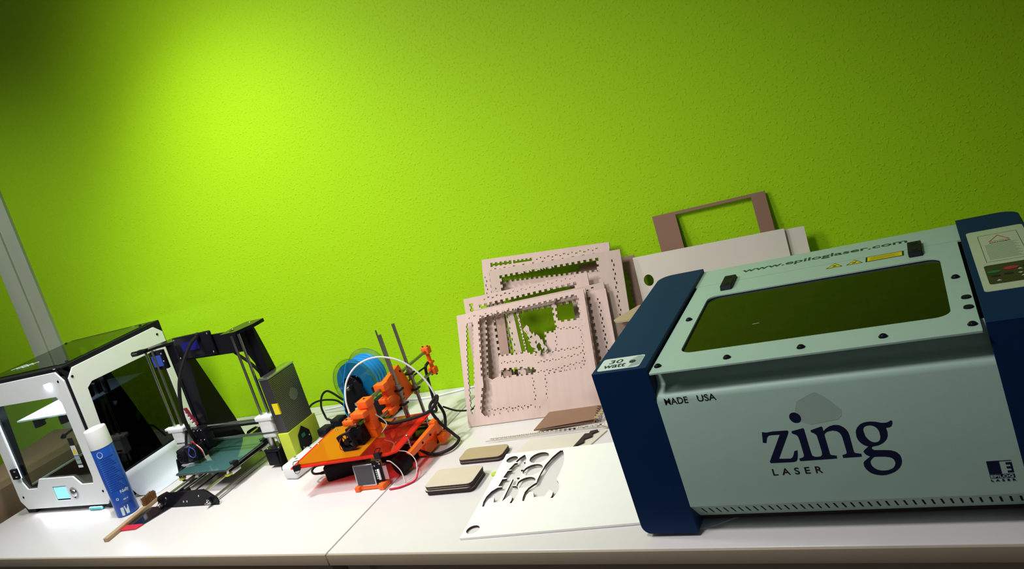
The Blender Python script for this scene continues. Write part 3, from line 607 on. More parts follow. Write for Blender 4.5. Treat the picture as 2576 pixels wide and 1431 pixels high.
# ------------------------------------------------------------------ black open-frame printer
def frame_printer():
    t = thing('open_frame_printer', 'black acrylic open-frame 3D printer between the spray can and the power supply', '3D printer', (-.672, -.42, 0))
    A = 'frame_plate'
    # front foot plate with chamfered ears
    fp = [(-.793, .001), (-.555, .001), (-.550, .006), (-.552, .020), (-.560, .026), (-.578, .040), (-.592, .047), (-.735, .044), (-.745, .048), (-.768, .042), (-.786, .036), (-.793, .026)]
    m = MB(); m.mesh(flat([fp, circle(-.578, .014, .0035, 12), circle(-.779, .014, .0035, 12)], .005), F_front(-.598)); o = m.build('foot_plate', M['gblack'], t)
    for x, z in ((-.754, .030), (-.617, .030), (-.686, .016), (-.672, .016)):
        m = MB(); m.dome((x, -.603, z), (0, -1, 0), .0028, .0018, 10); m.build('screw', M['steel'], o)
    m = MB(); m.mesh(flat([fp], .005), F_front(-.215)); m.build('foot_plate', M['gblack'], t)
    for x in (-.578, -.779):
        m = MB(); m.cyl((x, -.622, .014), (x, -.20, .014), .0038, seg=10); m.build('threaded_rod', M['dsteel'], t)
        m = MB(); m.cyl((x, -.611, .014), (x, -.605, .014), .0085, seg=6); m.dome((x, -.611, .014), (0, -1, 0), .006, .010, 12); m.cyl((x, -.597, .014), (x, -.590, .014), .0085, seg=6); m.build('nut', M['steel'], t)
    for x in (-.590, -.735):
        m = MB(); m.cyl((x, -.600, .040), (x, -.215, .040), .0042, seg=12); m.build('smooth_rod', M['steel'], t)
    m = MB(); m.cyl((-.690, -.590, .032), (-.678, -.590, .032), .011, seg=16); m.box(-.700, -.695, -.600, -.580, .02, .046); m.box(-.673, -.668, -.600, -.580, .02, .046); m.build('belt_pulley', M['black'], t)
    m = MB(); m.box(-.687, -.681, -.588, -.22, .0425, .044); m.box(-.687, -.681, -.588, -.22, .0215, .023); m.build('belt', M['rubber'], t)
    # bed assembly
    m = MB(); m.mesh(flat([[(-.755, -.50), (-.58, -.50), (-.57, -.36), (-.58, -.33), (-.755, -.33)], [(-.72, -.47), (-.62, -.47), (-.62, -.36), (-.72, -.36)]], .005), F_top(.0445)); m.build('bed_carriage', M['gblack'], t)
    m = MB()
    for y in (-.50, -.37):
        for x in (-.600, -.745): m.box(x, x + .020, y, y + .035, .031, .0445, .002)
    m.build('bed_bearing', M['alu'], t)
    m = MB(); m.box(-.776, -.567, -.527, -.322, .0555, .0575); b = m.build('heated_bed', M['plyd'], t)
    m = MB(); m.box(-.778, -.565, -.530, -.320, .0580, .0590); m.build('aluminium_plate', M['alu'], b)
    m = MB(); m.box(-.776, -.567, -.528, -.322, .0592, .0622, .0005); m.build('glass_sheet', M['glass'], b)
    for x in (-.768, -.576):
        for y in (-.518, -.332):
            m = MB(); m.cyl((x, y, .044), (x, y, .0555), .004, seg=10); m.build('bed_spring', M['steel'], b)
            m = MB(); m.cyl((x, y, .0405), (x, y, .0440), .010, seg=20); m.build('thumb_nut', M['lime'], b)
    for x, y in ((-.566, -.490), (-.566, -.36)):
        m = MB(); m.box(x - .012, x + .003, y - .010, y + .010, .0545, .0660, .001); m.tube([(x - .012, y - .008, .066), (x - .022, y, .0655), (x - .012, y + .008, .066)], .0008, 5); m.build('bulldog_clip', M['black'], b)
    # gantry frame: uprights, top beam with screen, side braces
    m = MB(); m.mesh(flat([[(-.812, .001), (-.775, .001), (-.737, .335), (-.737, .348), (-.500, .340), (-.480, .300), (-.480, .001), (-.440, .001), (-.440, .402), (-.600, .408), (-.765, .412), (-.812, .404)]], .006), F_front(-.366)); m.build(A, M['gblack'], t)
    m = MB(); m.mesh(flat([[(-.375, .001), (-.215, .001), (-.235, .10), (-.298, .335), (-.315, .400), (-.366, .404), (-.375, .30)]], .005), F_side(-.802)); m.build('side_brace', M['gblack'], t)
    m = MB(); m.mesh(flat([[(-.366, .001), (-.322, .001), (-.330, .20), (-.352, .335), (-.364, .400), (-.366, .402)]], .005), F_side(-.4455)); m.build('side_brace', M['gblack'], t)
    m = MB(); m.box(-.760, -.600, -.384, -.373, .352, .424, .004); s = m.build('control_panel', M['gblack'], t)
    m = MB(); m.box(-.728, -.655, -.3855, -.3840, .378, .405); m.build('screen', M['lcd_blue'], s)
    for x, z in ((-.752, .417), (-.608, .417), (-.752, .360), (-.608, .360)):
        m = MB(); m.dome((x, -.384, z), (0, -1, 0), .0026, .0018, 10); m.build('screw', M['steel'], s)
    # blue board and stepper at the left end
    m = MB(); m.box(-.857, -.815, -.400, -.3965, .352, .386); k = m.build('driver_board', mat('blue_board', (.03, .07, .38), rough=.2, var=.1), t)
    m = MB(); m.box(-.862, -.806, -.396, -.384, .340, .400, .002); m.dome((-.846, -.4005, .379), (0, -1, 0), .003, .002, 8); m.build('board_holder', M['gblack'], t)
    for z in (.366, .390):
        m = MB(); m.dome((-.809, -.398, z), (0, -1, 0), .0030, .003, 8); m.build('terminal', M['steel'], k)
    # top brackets
    m = MB(); m.mesh(flat([[(-.905, -.425), (-.880, -.425), (-.832, -.385), (-.775, -.372), (-.760, -.320), (-.83, -.320), (-.895, -.395)]], .008), F_top(.404)); o = m.build('top_bracket', M['gblack'], t)
    m = MB(); m.cyl((-.905, -.405, .408), (-.925, -.405, .408), .007, seg=12); m.box(-.895, -.855, -.412, -.400, .412, .416); m.build('knob', M['black'], o)
    m = MB(); m.mesh(flat([[(-.515, -.425), (-.455, -.425), (-.430, -.375), (-.430, -.330), (-.500, -.330), (-.515, -.37)], circle(-.485, -.405, .007, 14)], .010), F_top(.404)); o = m.build('top_bracket', M['gblack'], t)
    for x, y in ((-.50, -.385), (-.47, -.345)):
        m = MB(); m.dome((x, y, .414), (0, 0, 1), .003, .002, 10); m.build('screw', M['steel'], o)
    # z rods, x ends, motors
    for xs, xt, side in ((-.872, -.841, -1), (-.470, -.499, 1)):
        m = MB(); m.cyl((xs, -.400, .050), (xs, -.400, .404), .0042, seg=12); m.build('smooth_rod', M['steel'], t)
        m = MB(); m.cyl((xt, -.400, .085), (xt, -.400, .404), .0040, seg=12); m.build('lead_screw', M['dsteel'], t)
        m = MB(); m.cyl((xt, -.400, .060), (xt, -.400, .088), .0095, seg=20); m.build('coupler', M['alu'], t)
        cx = (xs + xt) / 2
        m = MB(); m.box(cx - .030, cx + .030, -.425, -.372, .052, .060, .001); m.build('motor_plate', M['gblack'], t)
        m = MB(); m.box(xt - .021, xt + .021, -.421, -.379, .008, .0515, .003); m.build('stepper_motor', M['black'], t)
        m = MB(); m.hexa([(cx + .026 * side, -.440, .001), (cx + .032 * side, -.440, .001), (cx + .032 * side, -.372, .001), (cx + .026 * side, -.372, .001), (cx + .026 * side, -.428, .06), (cx + .032 * side, -.428, .06), (cx + .032 * side, -.372, .06), (cx + .026 * side, -.372, .06)]); m.build('motor_cheek', M['gblack'], t)
        for dx in (-.022, .022):
            for y in (-.418, -.380):
                m = MB(); m.dome((cx + dx, y, .060), (0, 0, 1), .0028, .0018, 8); m.build('screw', M['steel'], t)
        m = MB(); m.box(cx - .026, cx + .026, -.415, -.386, .088 if side > 0 else .092, .155, .007); m.box(cx - .034 if side < 0 else cx - .030, cx + .034, -.418, -.383, .142, .156, .003)
        if side < 0: m.box(cx - .052, cx - .030, -.412, -.395, .148, .156, .002)
        m.build('x_end_block', M['wplast'], t)
    for z in (.148, .105):
        m = MB(); m.cyl((-.872, -.412, z), (-.440, -.412, z), .0042, seg=12); m.build('smooth_rod', M['steel'], t)
    m = MB(); m.box(-.84, -.50, -.398, -.392, .129, .135); m.build('belt', M['rubber'], t)
    # extruder
    m = MB(); m.box(-.770, -.712, -.436, -.404, .092, .152, .003); e = m.build('extruder_carriage', M['gblack'], t)
    for z in (.148, .118):
        for k in range(4):
            m = MB(); m.dome((-.764 + .015 * k, -.436, z), (0, -1, 0), .0024, .003, 8); m.build('screw', M['steel'], e)
    m = MB(); m.box(-.806, -.772, -.482, -.440, .070, .112, .006); m.ring((-.789, -.4825, .091), (-.789, -.484, .091), .015, .011); m.ring((-.789, -.483, .091), (-.789, -.485, .091), .006, .004, 16); m.build('blower_fan', M['black'], t)
    m = MB(); m.box(-.772, -.722, -.478, -.438, .072, .116, .003); m.build('hotend_motor', M['gblack'], t)
    m = MB(); m.hexa([(-.800, -.478, .058), (-.760, -.470, .058), (-.752, -.452, .058), (-.797, -.455, .058), (-.803, -.482, .066), (-.758, -.474, .066), (-.750, -.450, .066), (-.800, -.452, .066)]); m.build('fan_nozzle', M['wplast'], t, bevel=.001)
    m = MB(); m.cyl((-.757, -.455, .0625), (-.757, -.455, .074), .0015, .006, seg=10); m.build('nozzle', M['gold'], t)
    m = MB(); m.hexa([(-.792, -.398, .152), (-.774, -.398, .152), (-.774, -.392, .152), (-.792, -.392, .152), (-.808, -.398, .208), (-.798, -.398, .208), (-.798, -.392, .208), (-.808, -.392, .208)]); m.build('sensor_board', mat('dark_red_board', (.20, .01, .03), rough=.4, var=.1), t)
    m = MB()
    for k in range(5): m.box(-.812 + .006 * k, -.803 + .006 * k, -.402, -.398, .194 - .010 * k, .200 - .010 * k)
    m.build('board_connector', M['wplast'], t)
    # cables
    m = MB(); m.tube([(-.752, -.440, .116), (-.744, -.455, .16), (-.730, -.465, .23), (-.705, -.450, .32), (-.668, -.410, .395), (-.640, -.392, .418)], .0055, 10); m.build('cable_sleeve', M['rubber'], t)
    m = MB(); m.tube([(-.640, -.392, .418), (-.655, -.375, .42), (-.62, -.36, .40), (-.56, -.352, .335), (-.505, -.352, .28), (-.470, -.356, .20), (-.47, -.36, .06)], .0045, 8); m.build('cable_sleeve', M['rubber'], t)
    m = MB(); m.tube([(-.74, -.485, .108), (-.725, -.49, .122), (-.710, -.49, .112), (-.715, -.49, .094), (-.732, -.488, .090), (-.745, -.486, .100), (-.738, -.485, .116)], .0011, 6); m.build('wire', M['wire_b'], t)
    m = MB(); m.tube([(-.76, -.46, .118), (-.735, -.468, .130), (-.712, -.475, .120), (-.700, -.475, .100), (-.702, -.472, .082)], .0011, 6); m.build('wire', M['wire_r'], t)
    m = MB(); m.tube([(-.712, -.475, .122), (-.697, -.475, .105), (-.698, -.472, .080)], .0012, 6); m.build('wire', M['wire_w'], t)
    m = MB(); m.tube([(-.812, -.41, .150), (-.818, -.42, .12), (-.815, -.44, .085), (-.808, -.47, .06), (-.80, -.50, .045), (-.79, -.49, .02), (-.79, -.42, .010)], .004, 8); m.build('cable_sleeve', M['rubber'], t)
frame_printer()

# ------------------------------------------------------------------ power supply of the open-frame printer
def power_supply():
    t = thing('power_supply', 'perforated metal power supply on a lime green base beside the black printer', 'power supply', (-.425, -.37, 0))
    x0, x1, y0, y1 = -.4345, -.400, -.425, -.312
    m = MB(); m.box(x0, x1 - .0015, y0, y1, .085, .268, .001); m.build('case', M['darkcase'], t)
    m = MB(); m.mesh(flat([[(y0, .10), (y1, .10), (y1, .262), (y0, .262)]], .0012), F_side(x1 - .0015)); m.build('perforated_cover', M['perf'], t)
    m = MB(); m.mesh(flat([[(y0 + .066, .170), (y0 + .055, .181), (y0 + .055, .193), (y0 + .066, .204), (y0 + .078, .204), (y0 + .089, .193), (y0 + .089, .181), (y0 + .078, .170)][::-1]], .0006), F_side(x1 - .0003)); m.build('blank_patch', M['dsteel'], t)
    m = MB(); m.box(x1 - .020, x1 + .0005, y0 - .0008, y0 + .004, .160, .192); m.build('yellow_sticker', M['yellow'], t)
    m = MB(); m.box(x0 - .0012, x1 + .0012, y0 - .0015, y1 + .0015, .264, .269, .0008); m.build('top_flange', M['alu'], t)
    m = MB(); m.box(x0 - .0015, x1 + .004, y0 - .004, y1 + .006, 0, .104, .0015); b = m.build('base_housing', M['lime'], t)
    hexa = [(-.4145, .060), (-.399, .038), (-.383, .038), (-.363, .058), (-.363, .085), (-.382, .104 - .004), (-.397, .100), (-.4145, .085)]
    m = MB(); m.mesh(flat([[(-.400, .020), (-.372, .025), (-.352, .047), (-.352, .075), (-.375, .098), (-.398, .080), (-.404, .05)]], .003), F_side(x1 + .004)); s = m.build('mains_socket', M['black'], b)
    m = MB(); m.box(x1 + .007, x1 + .0085, -.388, -.374, .068, .078); m.build('rocker_switch', M['green'], s)
    for y, z in ((-.394, .042), (-.358, .062)):
        m = MB(); m.dome((x1 + .007, y, z), (1, 0, 0), .0026, .0016, 8); m.build('screw', M['steel'], s)
power_supply()

# ------------------------------------------------------------------ white power strip
def power_strip():
    F, L = dirf((-.375, -.497, 0), (-.348, -.232, 0))
    t = thing('power_strip', 'white multi-socket power strip running under the orange acrylic plate', 'power strip', (-.37, -.33, 0))
    m = MB(F); m.box(0, L, -.026, .026, 0, .040, .008); b = m.build('housing', M['wplast'], t)
    for k in range(4):
        u = .040 + k * .058
        m = MB(F); m.ring((u, 0, .0395), (u, 0, .0412), .0215, .0195, 28); m.build('socket_rim', M['wplast'], b)
        m = MB(F); m.cyl((u, 0, .0398), (u, 0, .0403), .0192, seg=28); s = m.build('socket_well', M['wplast'], b)
        m = MB(F); m.box(u + .006, u + .012, .012, .018, .0403, .0415); m.box(u - .003, u + .003, -.003, .003, .0403, .0408); m.build('earth_contact', M['dsteel'], b)
    for k, (u, w) in enumerate(((.172, .0), (.228, .004))):
        m = MB(F); m.box(u - .020, u + .020, -.019, .019, .0418, .066, .006); m.tube([(u + .002, -.018, .056), (u + .004, -.034, .052), (u + .014, -.040, .030), (u + .020, -.040, .012)], .0032, 8); o = m.build('mains_plug', M['black']); tag(o, ('black mains plug in the power strip, the one nearer the camera', 'black mains plug in the power strip, the farther one from the camera')[k], 'plug', 'plugs in the power strip')
power_strip()

# ------------------------------------------------------------------ spool of blue filament on a black stand
def spool():
    c = Vector((-.303, 0, .134)); R = .078
    t = thing('filament_spool', 'clear spool wound with blue filament behind the orange printer', 'filament spool', (-.303, -.165, .056))
    def P(y, r=0, a=0): return (c.x + r * math.cos(a), y, c.z + r * math.sin(a))
    for y in (-.205, -.126):
        m = MB(); m.ring(P(y), P(y + .002), R, .024, 56); f = m.build('flange', M['spoolclear'], t)
        m = MB(); m.ring(P(y - .0006), P(y + .0026), R + .0004, R - .0018, 56); m.build('rim', M['clear'], f)
    m = MB(); m.ring(P(-.205), P(-.124), .026, .0235, 40); m.build('hub', M['spoolclear'], t)
    m = MB()
    n = 15
    for k in range(n):
        y0 = -.202 + k * .0755 / n; y1 = -.202 + (k + 1) * .0755 / n; rr = .0655 - .0012 * (k % 3)
        m.ring(P(y0), P(y1 - .0004), rr, .0262, 56)
    m.build('filament_winding', M['fila'], t)
    m = MB(); m.tube([(-.300, -.207, .207), (-.312, -.211, .19), (-.318, -.235, .150), (-.309, -.26, .125), (-.280, -.31, .108), (-.235, -.36, .108), (-.175, -.42, .120), (-.150, -.452, .126)], .0010, 6); m.build('loose_filament', M['fila'], t)
    s = thing('spool_stand', 'black two-legged stand holding the spool of blue filament', 'spool holder', (-.318, -.17, 0))
    out = [(-.384, .0), (-.350, .0), (-.322, .082), (-.296, .086), (-.266, .0), (-.225, .0), (-.277, .130), (-.287, .150), (-.303, .160), (-.326, .158), (-.340, .142)]
    for y in (-.212, -.112):
        m = MB(); m.mesh(flat([out, circle(-.309, .134, .004, 12)], .004), F_front(y)); m.build('stand_plate', M['gblack'], s)
    for x in (-.372, -.262):
        m = MB(); m.box(x, x + .020, -.2115, -.116, .006, .010); m.build('cross_brace', M['gblack'], s)
    m = MB(); m.cyl((-.309, -.240, .134), (-.309, -.104, .134), .0035, seg=12); m.build('axle', M['steel'], s)
    m = MB(); m.cyl((-.309, -.228, .134), (-.309, -.222, .134), .0075, seg=6); m.ring((-.309, -.236, .134), (-.309, -.229, .134), .0065, .0036, 16); m.build('axle_nut', M['steel'], s)
spool()

# ------------------------------------------------------------------ orange printer
def orange_printer():
    t = thing('orange_printer', 'small orange 3D printer with a red-orange acrylic bed, upright rods and a side arm', '3D printer', (-.05, -.42, 0))
    F = Matrix.Translation((-.263, -.590, .076)) @ Matrix.Rotation(math.atan2(.030, .308), 4, 'Z')
    m = MB(F); m.mesh(flat([[(0, 0), (.288, 0), (.309, .012), (.309, .218), (.03, .222), (.0, .205)]], .0040)); b = m.build('acrylic_bed', M['acr'], t, smooth=0)
    m = MB(F); m.box(.012, .205, .010, .212, .0046, .0066); m.build('amber_film_sheet', M['amber'], b, smooth=0)
    m = MB(F); m.box(.012, .290, .010, .212, .0043, .0045); m.build('clear_glass_sheet', M['clear'], b, smooth=0)
    for (u, v, a) in ((.020, .002, .3), (.262, .004, -.2), (.055, .216, 0.1)):
        G = F @ Matrix.Translation((u, v, 0)) @ Matrix.Rotation(a, 4, 'Z')
        m = MB(G); m.hexa([(-.009, -.008, -.003), (.009, -.008, -.003), (.007, .006, -.002), (-.007, .006, -.002), (-.009, -.008, .0115), (.009, -.008, .0115), (.006, .008, .007), (-.006, .008, .007)]); o = m.build('bulldog_clip', M['black'], b)
        m = MB(G); m.tube([(-.006, -.008, .010), (-.007, .004, .017), (0, .012, .015), (.007, .004, .017), (.006, -.008, .010)], .0009, 6); m.build('clip_wire', M['black'], o)
        m = MB(G); m.tube([(-.006, -.008, -.002), (-.006, -.010, -.006), (0, -.010, -.009), (.006, -.010, -.006), (.006, -.008, -.002)], .0008, 6); m.build('clip_wire', M['steel'], o)
    for (u, v) in ((.302, .085), (.300, .200), (.012, .120), (.03, .19)):
        m = MB(F); m.cyl((u, v, -.030), (u, v, .006), .0018, seg=8); m.dome((u, v, .006), (0, 0, 1), .0042, .003, 12); o = m.build('levelling_screw', M['steel'], b)
        m = MB(F); m.tube([(u + .0042 * math.cos(k * .9), v + .0042 * math.sin(k * .9), -.024 + k * .0008) for k in range(29)], .0006, 5, 0); m.build('spring', M['dsteel'], o)
    m = MB(F); m.cyl((.125, .095, .0068), (.125, .095, .0085), .003, seg=10); m.build('bed_mark', M['black'], b)
    # bed arm on the right
    m = MB(); m.hexa([(.044, -.505, .042), (.054, -.506, .042), (.052, -.385, .044), (.040, -.385, .044), (.042, -.520, .058), (.056, -.521, .058), (.056, -.385, .064), (.040, -.385, .064)]); m.box(.036, .056, -.388, -.362, .036, .070, .003); a = m.build('bed_arm', M['orange'], t, bevel=.002)
    for y in (-.42, -.46):
        m = MB(); m.cyl((.048, y, .052), (.0565, y, .052), .003, seg=12); m.build('bolt', M['black'], a)
    m = MB(); m.box(.014, .042, -.440, -.375, .006, .034, .002); m.build('base_block', M['orange'], t, bevel=.002)
    m = MB(); m.box(.046, .066, -.385, -.350, .012, .030, .002); m.build('rod_clamp', M['orange'], t)
    # base: rods, motor, boards below the acrylic
    for y in (-.44, -.34):
        m = MB(); m.cyl((-.115, y, .046), (.045, y, .046), .004, seg=12); m.build('smooth_rod', M['dsteel'], t)
    m = MB(); m.box(-.095, .01, -.455, -.30, .004, .040, .003); m.build('base_plate', M['gblack'], t)
    m = MB(); m.cyl((.006, -.520, .026), (.014, -.490, .026), .022, seg=28); m.build('drive_motor', M['black'], t)
    m = MB(); m.box(-.070, -.030, -.350, -.262, .004, .022, .003); m.build('base_foot', M['orange'], t)
    # upright rods
    for y in (-.342, -.272):
        m = MB(); m.cyl((-.05, y, .020), (-.05, y, .306 + (.003 if y > -.3 else 0)), .0046, seg=14); m.build('smooth_rod', M['dsteel'], t)
        for z in (.150, .110) if y < -.3 else (.165, .120):
            m = MB(); m.cyl((-.05, y, z - .014), (-.05, y, z + .014), .0078, seg=18); m.cyl((-.05, y, z - .011), (-.05, y, z - .009), .0085, seg=18); m.cyl((-.05, y, z + .009), (-.05, y, z + .011), .0085, seg=18); o = m.build('linear_bearing', M['dsteel'], t)
            m = MB(); m.box(-.068, -.040, y - .0095, y + .0095, z - .002, z + .002); m.build('cable_tie', M['rubber'], o)
    m = MB(); m.cyl((-.062, -.336, .06), (-.062, -.336, .318), .0022, seg=10); m.build('lead_screw', M['dsteel'], t)
    m = MB(); m.hexa([(-.078, -.385, .100), (-.060, -.385, .100), (-.060, -.262, .112), (-.078, -.262, .112), (-.078, -.378, .186), (-.060, -.378, .186), (-.060, -.296, .204), (-.078, -.296, .200)])
    m.box(-.086, -.052, -.395, -.372, .170, .190, .002); m.box(-.086, -.052, -.395, -.372, .136, .150, .002); m.box(-.086, -.052, -.395, -.372, .104, .120, .002); m.box(-.082, -.060, -.270, -.258, .116, .128, .001)
    c = m.build('carriage_block', M['orange'], t, bevel=.0015)
    for y, z in ((-.335, .178), (-.300, .185), (-.318, .128)):
        m = MB(); m.cyl((-.060, y, z), (-.0585, y, z), .0032, seg=12); m.build('bolt', M['black'], c)
    m = MB(); m.box(-.125, -.084, -.372, -.330, .100, .142, .004); m.build('stepper_motor', M['black'], t)
    m = MB(); m.box(-.115, -.086, -.372, -.340, .160, .178, .004); m.build('motor_cap', M['gblack'], t)
    # cross arm: two rods along y with orange end pieces
    for z in (.177, .116):
        m = MB(); m.cyl((-.068, -.475, z), (-.068, -.138, z), .0043, seg=14); m.build('arm_rod', M['dsteel'], t)
    m = MB(); m.box(-.080, -.056, -.152, -.132, .168, .189, .003); m.box(-.080, -.056, -.152, -.132, .107, .127, .003); m.box(-.073, -.063, -.146, -.137, .125, .172, .002); m.box(-.078, -.058, -.150, -.134, .138, .145, .002); e = m.build('arm_end_piece', M['orange'], t, bevel=.001)
    for z in (.191, .106):
        for x in (-.076, -.060):
            m = MB(); m.cyl((x, -.142, z - .003), (x, -.142, z + .000), .0028, seg=10); m.build('bolt', M['black'], e)
    # print head
    m = MB(); m.box(-.084, -.052, -.482, -.448, .166, .186, .003); m.box(-.080, -.056, -.476, -.450, .106, .168, .002); m.box(-.100, -.058, -.500, -.466, .148, .164, .003); m.box(-.128, -.094, -.506, -.478, .136, .150, .003); m.hexa([(-.086, -.470, .082), (-.060, -.470, .082), (-.056, -.448, .090), (-.084, -.448, .090), (-.090, -.480, .130), (-.058, -.480, .130), (-.056, -.448, .130), (-.088, -.448, .130)])
    h = m.build('print_head', M['orange'], t, bevel=.0015)
    for x, z in ((-.118, .150), (-.100, .150), (-.068, .186), (-.112, .143)):
        m = MB(); m.cyl((x, -.496 if z < .18 else -.465, z - .001), (x, -.496 if z < .18 else -.465, z + .0015), .0028, seg=12); m.build('bolt', M['black'], h)
    m = MB(); m.box(-.112, -.088, -.508, -.490, .132, .1355); m.cyl((-.104, -.500, .136), (-.088, -.500, .136), .004, seg=12); m.build('feed_lever', M['gold'], h)
    m = MB(); m.cyl((-.112, -.484, .150), (-.112, -.484, .162), .005, .0042, seg=16); m.build('tube_fitting', M['alu'], h)
    # square cooling fan with blades
    G = Matrix.Translation((-.112, -.520, .106)) @ Matrix.Rotation(-.25, 4, 'Y')
    m = MB(G); m.mesh(flat([rrect(-.022, -.022, .022, .022, .003, 3), circle(0, 0, .0195, 24)], .012), F_front(0)); f = m.build('cooling_fan', M['black'], h)
    m = MB(G); m.cyl((0, -.011, 0), (0, -.002, 0), .008, seg=18)
    for k in range(7):
        a = 2 * PI * k / 7; ca, sa = math.cos(a), math.sin(a)
        m.hexa([(.007 * ca, -.010, .007 * sa), (.0185 * ca, -.010, .0185 * sa), (.0185 * math.cos(a + .5), -.003, .0185 * math.sin(a + .5)), (.007 * math.cos(a + .5), -.003, .007 * math.sin(a + .5)), (.007 * ca + .0006, -.009, .007 * sa), (.0185 * ca + .0006, -.009, .0185 * sa), (.0185 * math.cos(a + .5), -.002, .0185 * math.sin(a + .5)), (.007 * math.cos(a + .5), -.002, .007 * math.sin(a + .5))])
    m.build('fan_rotor', M['black'], f)
    m = MB(); m.box(-.126, -.082, -.507, -.470, .084, .130, .003); m.build('heat_sink', M['gblack'], h)
    m = MB(); m.cyl((-.105, -.49, .0835), (-.105, -.49, .091), .0015, .006, seg=12); m.build('nozzle', M['gold'], h)
    m = MB(); m.tube([(-.112, -.484, .160), (-.116, -.475, .195), (-.110, -.455, .235), (-.085, -.425, .262), (-.045, -.390, .263), (.000, -.36, .232), (.035, -.345, .180), (.053, -.342, .125), (.050, -.345, .095)], .0024, 10); m.build('filament_tube', M['ptfe'], t)
    m = MB(); m.tube([(-.06, -.452, .125), (-.04, -.44, .104), (-.01, -.43, .1005), (.030, -.415, .1005), (.058, -.395, .103), (.066, -.365, .112), (.060, -.345, .120), (.048, -.35, .112), (.046, -.372, .100), (.058, -.37, .06), (.085, -.365, .020), (.100, -.375, .009), (.095, -.42, .008), (.050, -.44, .010), (-.01, -.43, .045)], .0042, 10); m.build('cable_harness', M['rubber'], t)
    m = MB(); m.tube([(.050, -.345, .112), (.052, -.33, .06), (.048, -.36, .02), (.030, -.41, .009)], .004, 8); m.build('cable_harness', M['rubber'], t)
    m = MB(); m.tube([(-.070, -.150, .145), (-.072, -.168, .135), (-.071, -.178, .09), (-.072, -.182, .046), (-.080, -.175, .010), (-.10, -.17, .006)], .0042, 8); m.build('motor_cable', M['rubber'], t)
    m = MB(); m.tube([(-.072, -.16, .138), (-.076, -.22, .140), (-.078, -.258, .137)], .0025, 6); m.build('motor_cable', M['rubber'], t)
    m = MB(); m.tube([(-.055, -.46, .14), (-.045, -.45, .12), (-.04, -.45, .105), (-.055, -.46, .09)], .0014, 6); m.build('thermistor_wire', M['wire_w'], t)
    m = MB(); m.tube([(-.100, -.50, .134), (-.125, -.53, .118), (-.134, -.535, .095), (-.132, -.53, .085)], .0010, 6); m.build('thermistor_wire', M['wire_r'], t)
    m = MB(); m.tube([(.030, -.53, .072), (.050, -.52, .060), (.064, -.52, .036), (.066, -.54, .010), (.05, -.56, .004)], .0011, 6); m.build('bed_wire', M['wire_w'], t)
    m = MB(); m.tube([(.066, -.52, .02), (.068, -.55, .004), (.045, -.575, .003), (.025, -.582, .003), (.013, -.584, .003)], .0022, 6); m.build('bed_wire', M['wire_r'], t)
    m = MB(); m.tube([(.012, -.558, .062), (.022, -.555, .056), (.035, -.550, .030), (.045, -.56, .006)], .0013, 6); m.build('bed_wire', M['wire_w'], t)
orange_printer()

# controller with dark screen on an orange foot
def controller():
    t = thing('display_controller', 'dark square display board on an orange foot in front of the orange acrylic bed', 'display', (-.045, -.565, 0))
    G = Matrix.Translation((-.088, -.572, .006)) @ Matrix.Rotation(.06, 4, 'Z') @ Matrix.Rotation(-.12, 4, 'X')
    m = MB(G); m.box(0, .082, 0, .0016, .0, .060); b = m.build('circuit_board', M['black'], t)
    m = MB(G); m.box(.003, .060, -.0060, 0, .003, .056, .001); s = m.build('display_frame', M['alu'], b)
    m = MB(G); m.box(.0065, .0565, -.0066, -.0060, .0065, .0525); m.build('screen', M['screen_off'], b)
    m = MB(G); m.box(.069, .075, -.004, 0, .014, .040, .001); m.build('connector', M['wplast'], b)
    for x, z in ((.078, .052), (.078, .006), (.063, .048), (.064, .004)):
        m = MB(G); m.dome((x, 0, z), (0, -1, 0), .0024, .0018, 10); m.build('screw', M['steel'], b)
    m = MB(G)
    for k in range(5): m.box(.0625, .0665, -.002, 0, .016 + k * .005, .019 + k * .005)
    m.build('component', M['labelgrey'], b)
    m = MB(G); m.cyl((.062, -.002, .003), (.062, 0, .003), .003, seg=12); m.build('component', M['green'], b)
    m = MB(G); m.box(.078, .094, .0022, .0030, .012, .045); m.build('ribbon_cable', mat('greyish_pink_ribbon', (.45, .25, .28), rough=.5, var=.1), t)
    m = MB(); m.box(-.090, -.076, -.586, -.560, 0, .012, .002); m.box(-.020, -.004, -.582, -.552, 0, .014, .002); m.hexa([(-.080, -.578, .002), (-.014, -.574, .002), (-.014, -.568, .002), (-.080, -.572, .002), (-.080, -.578, .009), (-.014, -.574, .009), (-.014, -.568, .009), (-.080, -.572, .009)]); m.build('foot', M['orange'], t)
controller()

# black power brick with its cord
t = thing('power_brick', 'black power brick on the table under the front of the orange acrylic bed', 'power adapter', (-.17, -.48, 0))
G = Matrix.Translation((-.195, -.480, 0)) @ Matrix.Rotation(.42, 4, 'Z')
m = MB(G); m.box(-.045, .065, -.032, .032, .001, .042, .005); m.build('housing', M['black'], t)
m = MB(G); m.cyl((-.045, -.012, .022), (-.062, -.012, .022), .005, .0035, seg=12); m.tube([(-.062, -.012, .022), (-.078, -.012, .026), (-.086, .002, .030), (-.076, .014, .034), (-.05, .018, .030)], .0030, 8); m.build('cord', M['rubber'], t)

